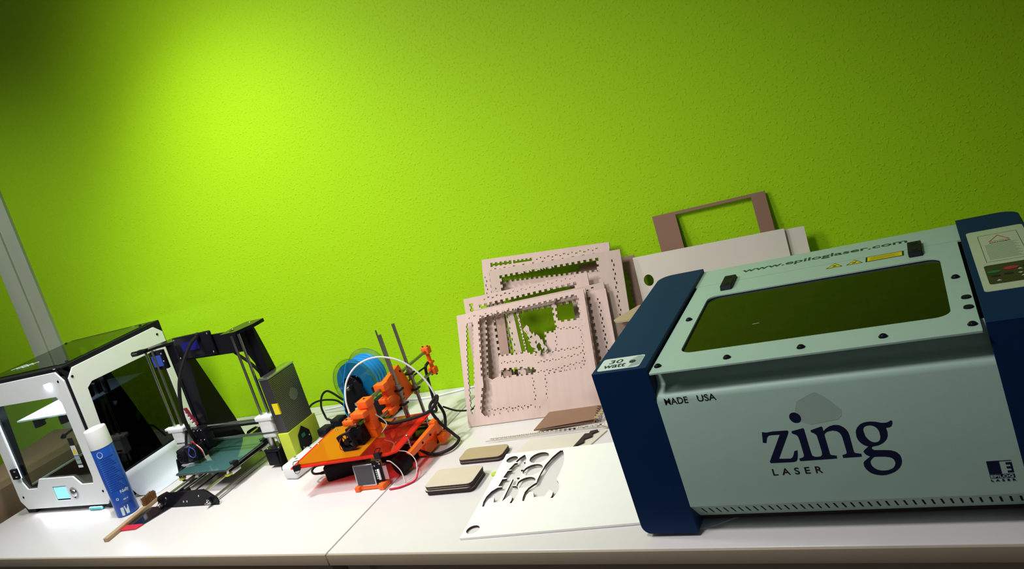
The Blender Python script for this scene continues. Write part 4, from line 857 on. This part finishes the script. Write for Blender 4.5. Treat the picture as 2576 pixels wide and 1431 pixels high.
# ------------------------------------------------------------------ loose cables
def cable(label, pts, r, m_, name='cable'):
    m = MB(); m.tube(pts, r, 8, 8); o = m.build(name, M[m_]); return tag(o, label, 'cable')
cable('black cable arching from the power supply towards the spool stand', [(-.66, -.09, .006), (-.621, -.085, .037), (-.597, -.08, .0468), (-.568, -.08, .0506), (-.536, -.08, .0489), (-.509, -.08, .0435), (-.494, -.08, .0335), (-.482, -.08, .0177), (-.47, -.09, .006), (-.44, -.12, .005)], .0033, 'rubber')
cable('black cable standing in a tall loop against the wall beside the power supply', [(-.400, -.125, .030), (-.434, -.12, .0519), (-.451, -.12, .0632), (-.468, -.12, .0786), (-.486, -.12, .0915), (-.498, -.12, .0936), (-.514, -.12, .0869), (-.527, -.12, .0736), (-.5366, -.12, .0558), (-.5416, -.12, .0375), (-.5395, -.12, .0169), (-.532, -.125, .0055), (-.510, -.135, .0042), (-.470, -.16, .0042), (-.43, -.19, .0042)], .0034, 'rubber')
cable('black cable running flat from the power strip past the foot of the spool stand', [(-.335, -.32, .012), (-.325, -.29, .0042), (-.30, -.25, .0042), (-.225, -.250, .0042), (-.180, -.225, .0042), (-.155, -.18, .0042), (-.11, -.20, .006)], .0036, 'rubber')
cable('black cable lying along the table behind the power supply', [(-.53, -.24, .004), (-.49, -.21, .0042), (-.44, -.17, .0125), (-.41, -.15, .011), (-.40, -.11, .0042), (-.35, -.08, .0042)], .0034, 'rubber')
cable('thin black cord running across the table seam to the leaning plywood', [(.060, -.335, .085), (.072, -.300, .055), (.060, -.22, .018), (.045, -.175, .006), (.040, -.150, .0035), (.055, -.14, .0032)], .0024, 'rubber')
cable('white cable lying on the table along the wall behind the orange printer', [(-.60, -.045, .0032), (-.52, -.030, .0032), (-.44, -.022, .0032), (-.33, -.03, .0032), (-.24, -.055, .0032), (-.16, -.055, .0032), (-.10, -.040, .0032), (-.04, -.022, .0032), (.02, -.016, .0032), (.06, -.03, .0032)], .0028, 'ptfe')

# ------------------------------------------------------------------ leaning plywood sheets
GROUP = 'laser-cut plywood sheets leaning on the wall'
def sheet(O, phi, lean, roll, w, h, holes, label, mtl='ply', name='plywood_sheet', group=GROUP, outer=None):
    G = F_sheet(O, phi, lean, roll)
    m = MB(G); m.mesh(flat([outer or [(0, 0), (w, 0), (w, h), (0, h)]] + holes, .0035)); o = m.build(name, M[mtl], smooth=0)
    o.data.materials.append(M['burn'])          # the laser leaves every cut edge charred, the outer rim stays pale
    nz = (G.to_3x3() @ Vector((0, 0, 1))).normalized(); gi = G.inverted()
    for p in o.data.polygons:
        if abs(p.normal.dot(nz)) < 0.5:
            q = gi @ (p.center + o.location)
            if outer or (0.001 < q.x < w - 0.001 and 0.001 < q.y < h - 0.001): p.material_index = 1
    return tag(o, label, 'plywood sheet', group)
def big(w, h, l, r, b, tp): return fingers([(l, b), (w - r, b), (w - r, h - tp), (l, h - tp)])
rnd = random.Random(3)
def slits(a, b, n=22): return dashes(a, b, n, .0030, .0066, .0036)
def slot(x0, y0, x1, y1):
    return fingers([(x0, y0), (x1, y0), (x1, y1), (x0, y1)], .007, .0035, .02)
# back group, against the wall
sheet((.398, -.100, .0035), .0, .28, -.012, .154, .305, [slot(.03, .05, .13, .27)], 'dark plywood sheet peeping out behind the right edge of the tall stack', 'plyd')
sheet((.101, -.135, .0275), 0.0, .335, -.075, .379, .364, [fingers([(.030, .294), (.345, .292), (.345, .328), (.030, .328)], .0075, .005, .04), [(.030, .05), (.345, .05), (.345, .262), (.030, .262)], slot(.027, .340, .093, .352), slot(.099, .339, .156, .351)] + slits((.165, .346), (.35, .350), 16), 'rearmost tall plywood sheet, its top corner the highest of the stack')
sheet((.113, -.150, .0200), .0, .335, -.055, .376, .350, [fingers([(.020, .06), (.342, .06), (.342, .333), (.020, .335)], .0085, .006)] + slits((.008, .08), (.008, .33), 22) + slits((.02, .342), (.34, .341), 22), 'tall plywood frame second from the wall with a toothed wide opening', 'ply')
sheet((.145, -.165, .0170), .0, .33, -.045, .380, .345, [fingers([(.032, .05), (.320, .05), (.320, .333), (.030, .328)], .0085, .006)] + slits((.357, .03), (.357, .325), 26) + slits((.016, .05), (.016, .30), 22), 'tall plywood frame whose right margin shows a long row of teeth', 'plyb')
# strip visible in the openings of the tall frames
sheet((.362, -.119, .0010), .0, .335, -.02, .026, .30, [], 'narrow plywood strip standing inside the opening of the tall frames', 'plyb', 'plywood_strip')
# middle group
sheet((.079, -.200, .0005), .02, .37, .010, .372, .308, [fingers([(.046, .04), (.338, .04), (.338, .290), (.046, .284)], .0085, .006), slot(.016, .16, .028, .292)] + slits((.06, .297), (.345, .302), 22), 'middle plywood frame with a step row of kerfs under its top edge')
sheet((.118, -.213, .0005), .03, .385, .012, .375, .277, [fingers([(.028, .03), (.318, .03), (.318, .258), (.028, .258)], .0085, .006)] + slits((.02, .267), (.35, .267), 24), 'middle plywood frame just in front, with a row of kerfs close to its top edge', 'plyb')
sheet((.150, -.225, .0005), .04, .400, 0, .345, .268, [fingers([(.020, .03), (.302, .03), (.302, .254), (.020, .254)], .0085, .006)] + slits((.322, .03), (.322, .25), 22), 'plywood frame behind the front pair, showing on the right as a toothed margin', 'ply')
# jagged cross pieces caught between the sheets
def jag(w, h, label, O, roll):
    out = []; n = int(h / .009)
    for k in range(n): out += [(rnd.choice((0, .007)), k * h / n), (rnd.choice((0, .004, .008)), (k + 1) * h / n)]
    for k in range(n, 0, -1): out += [(w - rnd.choice((0, .006)), k * h / n), (w - rnd.choice((0, .004, .008)), (k - 1) * h / n)]
    sheet(O, .05, .47, roll, w, h, [], label, 'plyb', 'plywood_offcut', 'offcuts caught between the leaning sheets', out)
jag(.020, .085, 'jagged plywood offcut slanting across the opening of the front sheets, the upper one', (.318, -.196, .138), .72)
jag(.018, .080, 'jagged plywood offcut crossing the opening of the front sheets, the lower one', (.296, -.200, .130), .45)
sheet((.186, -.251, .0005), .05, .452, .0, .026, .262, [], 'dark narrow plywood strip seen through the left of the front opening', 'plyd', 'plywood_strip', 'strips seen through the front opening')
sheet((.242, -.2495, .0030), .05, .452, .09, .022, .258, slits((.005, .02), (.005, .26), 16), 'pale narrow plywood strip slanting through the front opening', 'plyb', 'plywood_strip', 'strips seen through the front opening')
# front pair, traced
T0 = [fingers([(a, .279 + (a - .2) * .01 if b > .245 else b) for a, b in p], .0075, .0045, .022) for p in DATA['F0holes']]
ks = []
for line in DATA['F0kerf']:
    for a, b in zip(line, line[1:]): ks += dashes(a, b, max(3, int((Vector((*a, 0)) - Vector((*b, 0))).length / .008)), .0022, .0048, .0032)
def inside(p, poly):
    c = False; j = len(poly) - 1
    for i in range(len(poly)):
        if (poly[i][1] > p[1]) != (poly[j][1] > p[1]) and p[0] < (poly[j][0] - poly[i][0]) * (p[1] - poly[i][1]) / (poly[j][1] - poly[i][1]) + poly[i][0]: c = not c
        j = i
    return c
ks = [k for k in ks if not any(inside(q, p) for q in k for p in T0)]
sheet((.080, -.267, .0005), .055, .47, 0, .370, .291, T0 + ks, 'plywood sheet directly behind the front one, with green wall showing through its openings', 'ply', outer=[(.036, 0), (.370, 0), (.370, .291), (.036, .291)])
sheet((.084, -.289, .0005), .055, .47, 0, .369, .295, [fingers(DATA['F1hole'], .0075, .0045, .03), fingers(DATA['F1slot'], .006, .0028, .03)] + slits((.03, .283), (.20, .283), 10), 'front plywood sheet with the large irregular toothed cut-out, nearest the table edge', 'ply')

# ------------------------------------------------------------------ boards behind the laser engraver
sheet((.555, -.096, .0046), .0, .19, -.012, .365, .2945, [[(.028 + .0125 * math.cos(a), .232 + .0145 * math.sin(a)) for a in [i * PI / 12 for i in range(24)]]], 'pale board with a round hole leaning behind the blue side of the laser engraver', 'boardp', 'white_board', 'pale boards leaning behind the laser engraver')['category'] = 'board'
sheet((.62, -.086, .0062), .0, .19, -.018, .340, .2885, [], 'pale board behind the one with the round hole, sticking out to the right', 'boardp', 'white_board', 'pale boards leaning behind the laser engraver')['category'] = 'board'
sheet((.6275, -.052, .0005), .0, .115, .0, .273, .381, [[(.058, .03), (.240, .03), (.240, .374), (.058, .374)]], 'brown hardboard frame with a large rectangular opening, highest behind the pale boards', 'mdf', 'hardboard_frame', 'brown frames')['category'] = 'frame'

# rounded tan card propped beside the laser engraver
G = Matrix.Translation((.640, -.395, .222)) @ Matrix.Rotation(.25, 4, 'Z') @ Matrix.Rotation(.30, 4, 'X')
G = Matrix.Translation((.535, -.215, .200))
c4 = [(-.022, -.034), (-.004, -.050), (.045, -.050), (.110, -.045), (.110, .045), (.04, .045), (.0, .015)]
m = MB(F_sheet((.538, -.232, .0), .0, .10, 0)); m.box(.0, .10, 0, .195, 0, .0035); o = m.build('plywood_sheet', M['plyd'], smooth=0); tag(o, 'short dark plywood piece standing between the stack and the laser engraver', 'plywood sheet', GROUP)
m = MB(G); m.mesh(flat([[(.0, -.018), (.008, -.030), (.022, -.034), (.110, -.034), (.110, .070), (.040, .062), (.006, -.004)]], .004)); tag(m.build('tan_card', M['tan']), 'tan card with a rounded corner lying on the short plywood piece beside the laser engraver', 'card')

# ------------------------------------------------------------------ cards and sheets lying on the table
def card(x, y, z, a, w, d, th, label, top, grp):
    t = thing('wooden_card', label, 'card', (x, y, z), grp)
    G = Matrix.Translation((x, y, z)) @ Matrix.Rotation(a, 4, 'Z')
    m = MB(G); m.mesh(flat([rrect(-w / 2, -d / 2, w / 2, d / 2, .012, 5)], th * .86)); m.build('charred_core', M['burn'], t)
    m = MB(G); m.mesh(flat([rrect(-w / 2 + .0004, -d / 2 + .0004, w / 2 - .0004, d / 2 - .0004, .012, 5)], th * .13), Matrix.Translation((0, 0, th * .87))); m.build('top_face', M[top], t)
names = ['lowest wooden card of the stack in front', 'second card from the bottom of the front stack', 'third card from the bottom of the front stack', 'card just below the top one of the front stack', 'top cream card of the stack in front']
for k in range(5):
    card(.1965 + .0015 * math.sin(k * 2.3), -.5785 + .0015 * math.cos(k * 1.7), k * .0042, .05 + .012 * math.sin(k * 3.1), .122 - .002 * (k % 2), .078, .0041, names[k], 'cream', 'stack of rounded wooden cards')
card(.213, -.458, 0, .03, .116, .058, .0060, 'lower of the two tan cards lying behind the stack', 'tan', 'pair of tan cards')
card(.213, -.457, .0061, .035, .116, .058, .0060, 'upper of the two tan cards lying behind the stack', 'tan', 'pair of tan cards')
m = MB(Matrix.Translation((.2805, -.545, 0))); m.mesh(flat([circle(0, 0, .008, 16)], .003)); tag(m.build('leaf_token', M['lime']), 'small green disc lying beside the right edge of the front card stack', 'disc')

# brown card, thin beige sheet and toothed strip in front of the leaning sheets
m = MB(); m.mesh(flat([[(.309, -.366), (.462, -.354)] + fingers([(.462, -.354), (.446, -.262), (.446, -.2621)], .006, .0035, .03)[:-2] + [(.446, -.262), (.315, -.275)]], .003), Matrix.Translation((0, 0, .0085))); tag(m.build('brown_card', M['mdf']), 'brown hardboard square lying at the foot of the leaning sheets', 'board')
m = MB(); m.mesh(flat([[(.310, -.395), (.285, -.476), (.475, -.462), (.500, -.385)]], .0028)); tag(m.build('beige_sheet', M['boardp']), 'thin beige sheet lying under the back edge of the white cut board', 'sheet')
out = [(.186, -.3935), (.500, -.3765)] + fingers([(.500, -.363), (.192, -.382), (.192, -.3822)], .0058, .0030, .05)[:-2]
m = MB(); m.mesh(flat([out], .003), Matrix.Translation((0, 0, .0050))); tag(m.build('toothed_strip', M['boardp']), 'long narrow toothed plywood strip lying in front of the brown hardboard square', 'plywood strip')
m = MB(Matrix.Translation((.470, -.345, .012)) @ Matrix.Rotation(1.45, 4, 'Z') @ Matrix.Rotation(.2, 4, 'X')); m.mesh(flat([fingers([(0, 0), (.085, 0), (.085, .012), (0, .012)], .006, .004, .03)], .003)); tag(m.build('toothed_offcut', M['tan']), 'short charred toothed offcut along the right edge of the brown hardboard square', 'plywood strip')
m = MB(); m.mesh(flat([[(.440, -.475), (.452, -.40), (.462, -.40), (.462, -.39), (.478, -.385), (.482, -.392), (.470, -.402), (.474, -.415), (.458, -.425), (.462, -.44), (.448, -.452), (.454, -.475)]], .004), Matrix.Translation((0, 0, .003))); tag(m.build('charred_offcut', M['burn']), 'jagged charred offcut at the right end of the thin beige sheet', 'plywood strip')
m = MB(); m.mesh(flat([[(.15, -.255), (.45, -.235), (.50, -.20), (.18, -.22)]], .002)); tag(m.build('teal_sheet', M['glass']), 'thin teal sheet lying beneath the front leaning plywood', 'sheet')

# white board with the rocket cut-outs
BT = Matrix.Translation((0, -.793, .0004)) @ Matrix.Rotation(.021, 4, 'X') @ Matrix.Translation((0, .793, 0))
holes = [DATA['rocket'][0], DATA['rocket'][1]] + [circle(a, b, r, 32) for a, b, r in DATA['circ']]
m = MB(BT); m.mesh(flat([[(.3170, -.7905), (.700, -.7548), (.700, -.742), (.6905, -.735), (.6905, -.4530), (.5391, -.4628), (.2831, -.475)]] + holes, .0042)); o = m.build('rocket_cut_board', M['boardw'], smooth=0); o.data.materials.append(M['burn'])
for p in o.data.polygons:
    q = p.center + o.location
    if abs(p.normal.z) < .5 and (q.y > -.74 and q.y < -.475 and q.x < .5 or q.x < .36 and q.x > .32 and -.779 < q.y < -.74): p.material_index = 1
tag(o, 'white board with two rocket shapes and circles cut out, lying in front of the engraver', 'board')

# ------------------------------------------------------------------ laser engraver
def engraver():
    xl, xb, xr, yf, yb, H, hl = .6923, .7866, 1.2497, -.7947, -.2927, .302, .2946
    t = thing('laser_engraver', 'large laser engraver with blue sides, pale front and dark viewing window', 'laser engraver', (1.02, -.545, 0))
    def side(x0, x1, s):
        bm = bmesh.new()
        vs = [bm.verts.new(p) for p in ((x0, yf, .0065), (x1, yf, .0065), (x1, yb, .0065), (x0, yb, .0065), (x0, yf, H), (x1, yf, H), (x1, yb, H), (x0, yb, H))]
        for f in ((0, 3, 2, 1), (4, 5, 6, 7), (0, 1, 5, 4), (1, 2, 6, 5), (2, 3, 7, 6), (3, 0, 4, 7)): bm.faces.new([vs[i] for i in f])
        def E(test): return [e for e in bm.edges if test(*[v.co for v in e.verts])]
        xo = x0 if s < 0 else x1
        bmesh.ops.bevel(bm, geom=E(lambda a, b: abs(a.x - xo) < 1e-4 and abs(b.x - xo) < 1e-4 and abs(a.y - yb) < 1e-4 and abs(b.y - yb) < 1e-4), offset=.030, segments=8, affect='EDGES', profile=.5)
        bmesh.ops.bevel(bm, geom=E(lambda a, b: abs(a.x - xo) < 1e-4 and abs(b.x - xo) < 1e-4 and a.z < .01 and b.z < .01 and abs(a.y - b.y) > .1), offset=.016, segments=6, affect='EDGES', profile=.5)
        m = MB(); m.merge(bm); return m.build('side_housing', M['paint_blue'], t, bevel=.004)
    L = side(xl, xb, -1); R = side(xr, xr + .0943, 1)
    for x in (xl + .025, xb - .02, xr + .02, xr + .07):
        for y in (yf + .04, yb - .05):
            m = MB(); m.cyl((x, y, 0.0), (x, y, .0072), .010, seg=16); m.build('foot', M['rubber'], t)
    # front: recessed lip, S-curve, flat face, vent slope
    prof = [(-.740, .286), (-.757, .283), (-.762, .276), (-.763, .268), (-.764, .262), (-.768, .2575), (-.778, .2550), (-.786, .2515), (-.792, .2465), (-.7943, .240), (-.7943, .0535)]
    bm = MB(); bm.sweep(prof, xb - .0005, xr + .0005); f = bm.build('front_panel', M['paint_grey'], t, smooth=60)
    V = lambda u, v: (u, -.7943 + .034 * v, .0535 - .0365 * v)   # vent slope coordinates, v from 0 (top) to 1 (bottom)
    n = 38; G = Matrix(((1, 0, 0, 0), (0, -.034 / .05, 0, -.7603), (0, .0365 / .05, 1, .017), (0, 0, 0, 1)))
    hs = []
    for k in range(n):
        x = .8000 + k * (.4360 / (n - 1)); hs.append([(x + .0012, .013), (x + .0042, .013), (x + .0030, .041), (x, .041)])
    m = MB(); m.mesh(flat([[(xb, 0), (xr, 0), (xr, .05), (xb, .05)]] + hs, .001), G); m.build('vent_strip', M['paint_grey'], f, smooth=0)
    m = MB(); m.box(xb, xr, -.752, -.748, .006, .055); m.box(xb, xr, -.752, yb + .01, .0125, .0155); m.build('base_pan', M['burn'], t)
    m = MB(); m.box(xb, xr, yb + .002, yb + .006, .012, hl - .003); m.build('back_panel', M['paint_grey'], t)
    m = MB(); m.box(xb, xr, -.742, yb, .030, .036); m.build('cutting_bed', M['dsteel'], t)
    m = MB(); m.box(xb + .002, xr - .002, -.470, -.450, .20, .225); m.box(.86, .90, -.50, -.44, .19, .24); m.build('gantry', M['gblack'], t)
    # top strip behind the hinge line, and the lid
    m = MB(); m.box(xb - .0005, xr + .0005, -.3925, yb, hl - .003, hl); st = m.build('rear_top_strip', M['paint_grey'], t)
    w = [(.8510, -.7360), (1.180, -.7385), (1.2020, -.7340), (1.2100, -.7200), (1.2130, -.560), (1.2145, -.500), (1.2080, -.475), (1.190, -.4655), (.852, -.4635), (.834, -.467), (.8270, -.480), (.8265, -.715), (.834, -.732)]
    w = rrect(.8265, -.7370, 1.2135, -.4640, .022, 6)
    m = MB(); m.mesh(flat([rrect(.7915, -.8035, 1.2445, -.3940, .0015, 2), w], .0035), F_top(hl - .0035)); lid = m.build('lid', M['paint_grey'], t, bevel=.0008)
    m = MB(); m.mesh(flat([rrect(.820, -.7430, 1.220, -.458, .022, 6)], .002), F_top(hl - .0060)); m.build('window_pane', M['lidglass'], lid, smooth=0)
    m = MB(); m.mesh(flat([[(1.140, -.60), (1.166, -.60), (1.153, -.578)], [(1.145, -.598), (1.161, -.598), (1.153, -.584)]], .0004), F_top(.215)); m.mesh(flat([[(.93, -.642), (.941, -.640), (.941, -.6388), (.93, -.6405)]], .0002), F_top(hl - .0038)); m.build('window_mark', M['plate'], lid)
    for x, y in ((.8009, -.7794), (.8120, -.5813), (.9112, -.7813), (1.0185, -.7794), (1.1275, -.7803), (1.2290, -.5816), (1.2351, -.7789)):
        m = MB(); m.ring((x, y, hl), (x, y, hl + .0012), .0062, .004, 20); m.dome((x, y, hl + .0008), (0, 0, 1), .0055, .0042, 18); m.build('lid_stud', M['gblack'], lid)
    for x, y in ((1.2360, -.6746), (1.2357, -.7149)):
        m = MB(); m.cyl((x, y, hl), (x, y, hl + .0022), .0068, .0060, seg=22); m.build('lid_stud', M['black'], lid)
    for x in (.856, 1.180):
        m = MB(); m.hexa([(x - .011, -.4445, hl), (x + .011, -.4445, hl), (x + .011, -.368, hl), (x - .011, -.368, hl), (x - .011, -.436, hl + .008), (x + .011, -.436, hl + .008), (x + .011, -.376, hl + .008), (x - .011, -.376, hl + .008)]); h = m.build('hinge', M['black'], lid, bevel=.0015)
        for y in (-.424, -.388):
            m = MB(); m.cyl((x, y, hl + .0081), (x, y, hl + .0086), .0055, seg=16); m.build('hinge_recess', M['rubber'], h)
    # writing and labels
    m = MB(Matrix.Translation((.873, -.3560, hl))); me = text_mesh('www.epiloglaser.com', .0270, .296, .0003, bold=.018); m.mesh(me); m.build('web_address', M['tink'], st)
    for x in (1.0346, 1.0683):
        m = MB(F_top(hl)); m.mesh(flat([[(x, -.4225), (x + .028, -.4225), (x + .014, -.3985)]], .0003)); s = m.build('warning_sticker', M['bink'], lid)
        m = MB(F_top(hl + .0003)); m.mesh(flat([[(x + .003, -.4208), (x + .025, -.4208), (x + .014, -.4020)]], .0002)); s2 = m.build('sticker_field', M['yellow'], s)
        m = MB(F_top(hl + .0005)); m.mesh(flat([[(x + .014 + r * math.cos(k * PI / 8), -.4150 + r * math.sin(k * PI / 8)) for k, r in enumerate([.0042, .0022] * 8)] if x < 1.05 else [(x + .010, -.4185), (x + .016, -.4165), (x + .0175, -.409), (x + .0135, -.4135), (x + .010, -.4150)]], .0002)); m.build('sticker_symbol', M['bink'], s)
    m = MB(F_top(hl)); m.mesh(flat([[(1.1005, -.4240), (1.1620, -.4240), (1.1620, -.3965), (1.1005, -.3965)]], .0003)); s = m.build('warning_sticker', M['bink'], lid)
    m = MB(F_top(hl + .0003)); m.mesh(flat([[(1.1035, -.4215), (1.1590, -.4215), (1.1590, -.3990), (1.1035, -.3990)]], .0002)); m.build('sticker_field', M['yellow'], s)
    m = MB(F_top(hl + .0005))
    for k in range(5): m.mesh(flat([[(1.108, -.4185 + .0036 * k), (1.154 - .006 * (k % 2), -.4185 + .0036 * k), (1.154 - .006 * (k % 2), -.4172 + .0036 * k), (1.108, -.4172 + .0036 * k)]], .0001))
    m.build('sticker_text', mat('olive_print', (.25, .2, .01), rough=.5, var=.1), s)
    m = MB(F_top(H)); m.mesh(flat([rrect(.6985, -.7860, .7725, -.7370, .006, 4)], .0003)); s = m.build('power_label', M['label'], L)
    m = MB(F_top(H + .0003)); m.mesh(flat([[(.752, -.785), (.771, -.778), (.772, -.742), (.762, -.738), (.748, -.755), (.756, -.768)]], .0001)); m.build('label_pattern', M['labelgrey'], s)
    m = MB(F_top(H + .0005)); m.mesh(flat([circle(.7555, -.7615, .0058, 20)], .0002)); m.build('label_spot', M['ink'], s)
    m = MB(Matrix.Translation((.7130, -.7605, H + .0003))); m.mesh(text_mesh('30', .0150, .0240, .0002, bold=.012)); m.mesh(text_mesh('watt', .0150, .0390, .0002, bold=.02), Matrix.Translation((-.0060, -.0175, 0))); m.build('lettering', M['ink'], s)
    m = MB(F_front(-.7944)); z = DATA['zing']
    for poly in ([z[0]], [z[1]], [z[2], z[3], z[4]], [z[5]]): m.mesh(flat(poly, .0001))
    m.build('logo_lettering', M['ink'], f, smooth=0)
    FR = lambda x, zz: Matrix.Translation((x, -.7945, zz)) @ Matrix.Rotation(PI / 2, 4, 'X')
    m = MB(FR(.9300, .1010)); m.mesh(text_mesh('LASER', .0112, .0715, .0001, bold=.016, spacing=1.75)); m.build('lettering', M['bink'], f)
    m = MB(FR(.7990, .2345)); m.mesh(text_mesh('MADE', .0112, .0375, .0001, bold=.011, spacing=1.0)); m.mesh(text_mesh('USA', .0112, .0290, .0001, bold=.011, spacing=1.0), Matrix.Translation((.0525, 0, 0))); m.build('origin_lettering', M['bink'], f)
    x0, z0 = 1.2088, .0845
    m = MB(F_front(-.7944)); m.mesh(flat([[(x0, z0), (x0 + .0145, z0), (x0 + .0145, z0 + .0195), (x0, z0 + .0195)]], .0003)); m.mesh(flat([[(x0 + .0145, z0 + .0188), (x0 + .0285, z0 + .0188), (x0 + .0285, z0 + .0195), (x0 + .0145, z0 + .0195)]], .0003))
    e = [(.0215, .0015), (.0285, .0015), (.0285, .0042), (.0215, .0042)], [(.0215, .0075), (.0285, .0075), (.0285, .0105), (.0215, .0105)], [(.0215, .0135), (.0285, .0135), (.0285, .0165), (.0215, .0165)]
    for q in e: m.mesh(flat([[(x0 + a, z0 + b) for a, b in q]], .0003))
    m.mesh(flat([[(x0 + .0263, z0 + .0015), (x0 + .0285, z0 + .0015), (x0 + .0285, z0 + .0165), (x0 + .0263, z0 + .0165)]], .0002))
    m.mesh(flat([[(x0, z0 - .0063), (x0 + .0285, z0 - .0063), (x0 + .0285, z0 - .0006), (x0, z0 - .0006)]], .0002)); m.build('maker_emblem', M['ink'], f)
    m = MB(FR(x0 + .0008, z0 - .0056)); m.mesh(text_mesh('EPILOG', .0042, .0262, .0004, bold=.02)); m.build('emblem_lettering', M['paint_grey'], f)
    m = MB(FR(x0, z0 - .0108)); m.mesh(text_mesh('LASER', .0030, .0285, .0004, bold=.03, spacing=1.9)); m.build('emblem_lettering', M['ink'], f)
    patch_tone = mat('faint_patch_tone', (0.41, 0.57, 0.49), rough=0.5, var=0.06, scale=8)  # rounded patch in a slightly different tone above the logo
    m = MB(F_front(-.7944)); m.mesh(flat([[(1.0165, .2290), (1.0225, .2300), (1.0360, .2180), (1.0500, .1990), (1.0490, .1900), (1.0421, .1841), (1.004, .1797), (.9900, .1870), (.9849, .1965), (.9933, .2182)]], .00005)); m.build('faint_patch', patch_tone, f)
    # control panel
    m = MB(F_top(H)); m.mesh(flat([rrect(1.2590, -.6860, 1.3400, -.3885, .006, 4)], .0006)); s = m.build('control_plate', M['plate'], R)
    m = MB(F_top(H + .0006)); m.mesh(flat([rrect(1.2680, -.6600, 1.3360, -.5760, .005, 4)], .0005)); k = m.build('keypad', M['keypad'], s)
    for (x, y, ww, hh, c) in ((1.2785, -.6080, .0090, .0055, 'green'), (1.3005, -.6010, .0095, .0060, 'red'), (1.279, -.627, .006, .0040, 'bink'), (1.295, -.624, .006, .004, 'bink'), (1.323, -.600, .008, .005, 'bink'), (1.323, -.622, .006, .004, 'bink')):
        m = MB(F_top(H + .0011)); m.mesh(flat([[(x + ww * math.cos(a * PI / 10), y + hh * math.sin(a * PI / 10)) for a in range(20)]], .0004)); m.build('key', M[c], k)
    m = MB(F_top(H + .0011))
    for x, y, d in ((1.3105, -.612, 1), (1.3095, -.6265, -1), (1.3115, -.642, 1), (1.281, -.649, 1)): m.mesh(flat([[(x - .003, y), (x + .003, y), (x, y + .004 * d)]], .0003))
    m.build('key_symbols', M['wplast'], k)
    m = MB(F_top(H + .0006)); m.mesh(flat([[(1.2735, -.5600), (1.3285, -.5600), (1.3285, -.4190), (1.2735, -.4190)], [(1.2742, -.5593), (1.3278, -.5593), (1.3278, -.4197), (1.2742, -.4197)]], .0002)); m.build('notice_outline', M['tink'], s)
    tri = [(1.2860, -.4585), (1.3160, -.4585), (1.3010, -.4270)]; tri2 = [(1.2882, -.4573), (1.3138, -.4573), (1.3010, -.4304)]
    m = MB(F_top(H + .0006)); m.mesh(flat([tri, tri2], .0002)); m.build('notice_triangle', M['red'], s)
    m = MB(Matrix.Translation((1.2870, -.4680, H + .0006))); m.mesh(text_mesh('DANGER', .0050, .0290, .0002, bold=.02)); m.build('lettering', M['bink'], s)
    m = MB(F_top(H + .0006))
    for q in range(16): m.mesh(flat([[(1.2790, -.5500 + q * .0050), (1.3240 - .003 * (q % 3), -.5500 + q * .0050), (1.3240 - .003 * (q % 3), -.5472 + q * .0050), (1.2790, -.5472 + q * .0050)]], .0001))
    m.build('notice_text', M['greyprint'], s)
engraver()
# thin white sheet with tape poking out under the engraver
m = MB(); m.mesh(flat([[(.7900, -.7735), (.8090, -.7640), (.8560, -.7330), (.8560, -.700), (.745, -.700), (.745, -.7735)]], .0015)); o = m.build('thin_white_sheet', M['paper']); tag(o, 'corner of a thin white sheet poking out under the front of the laser engraver', 'sheet')
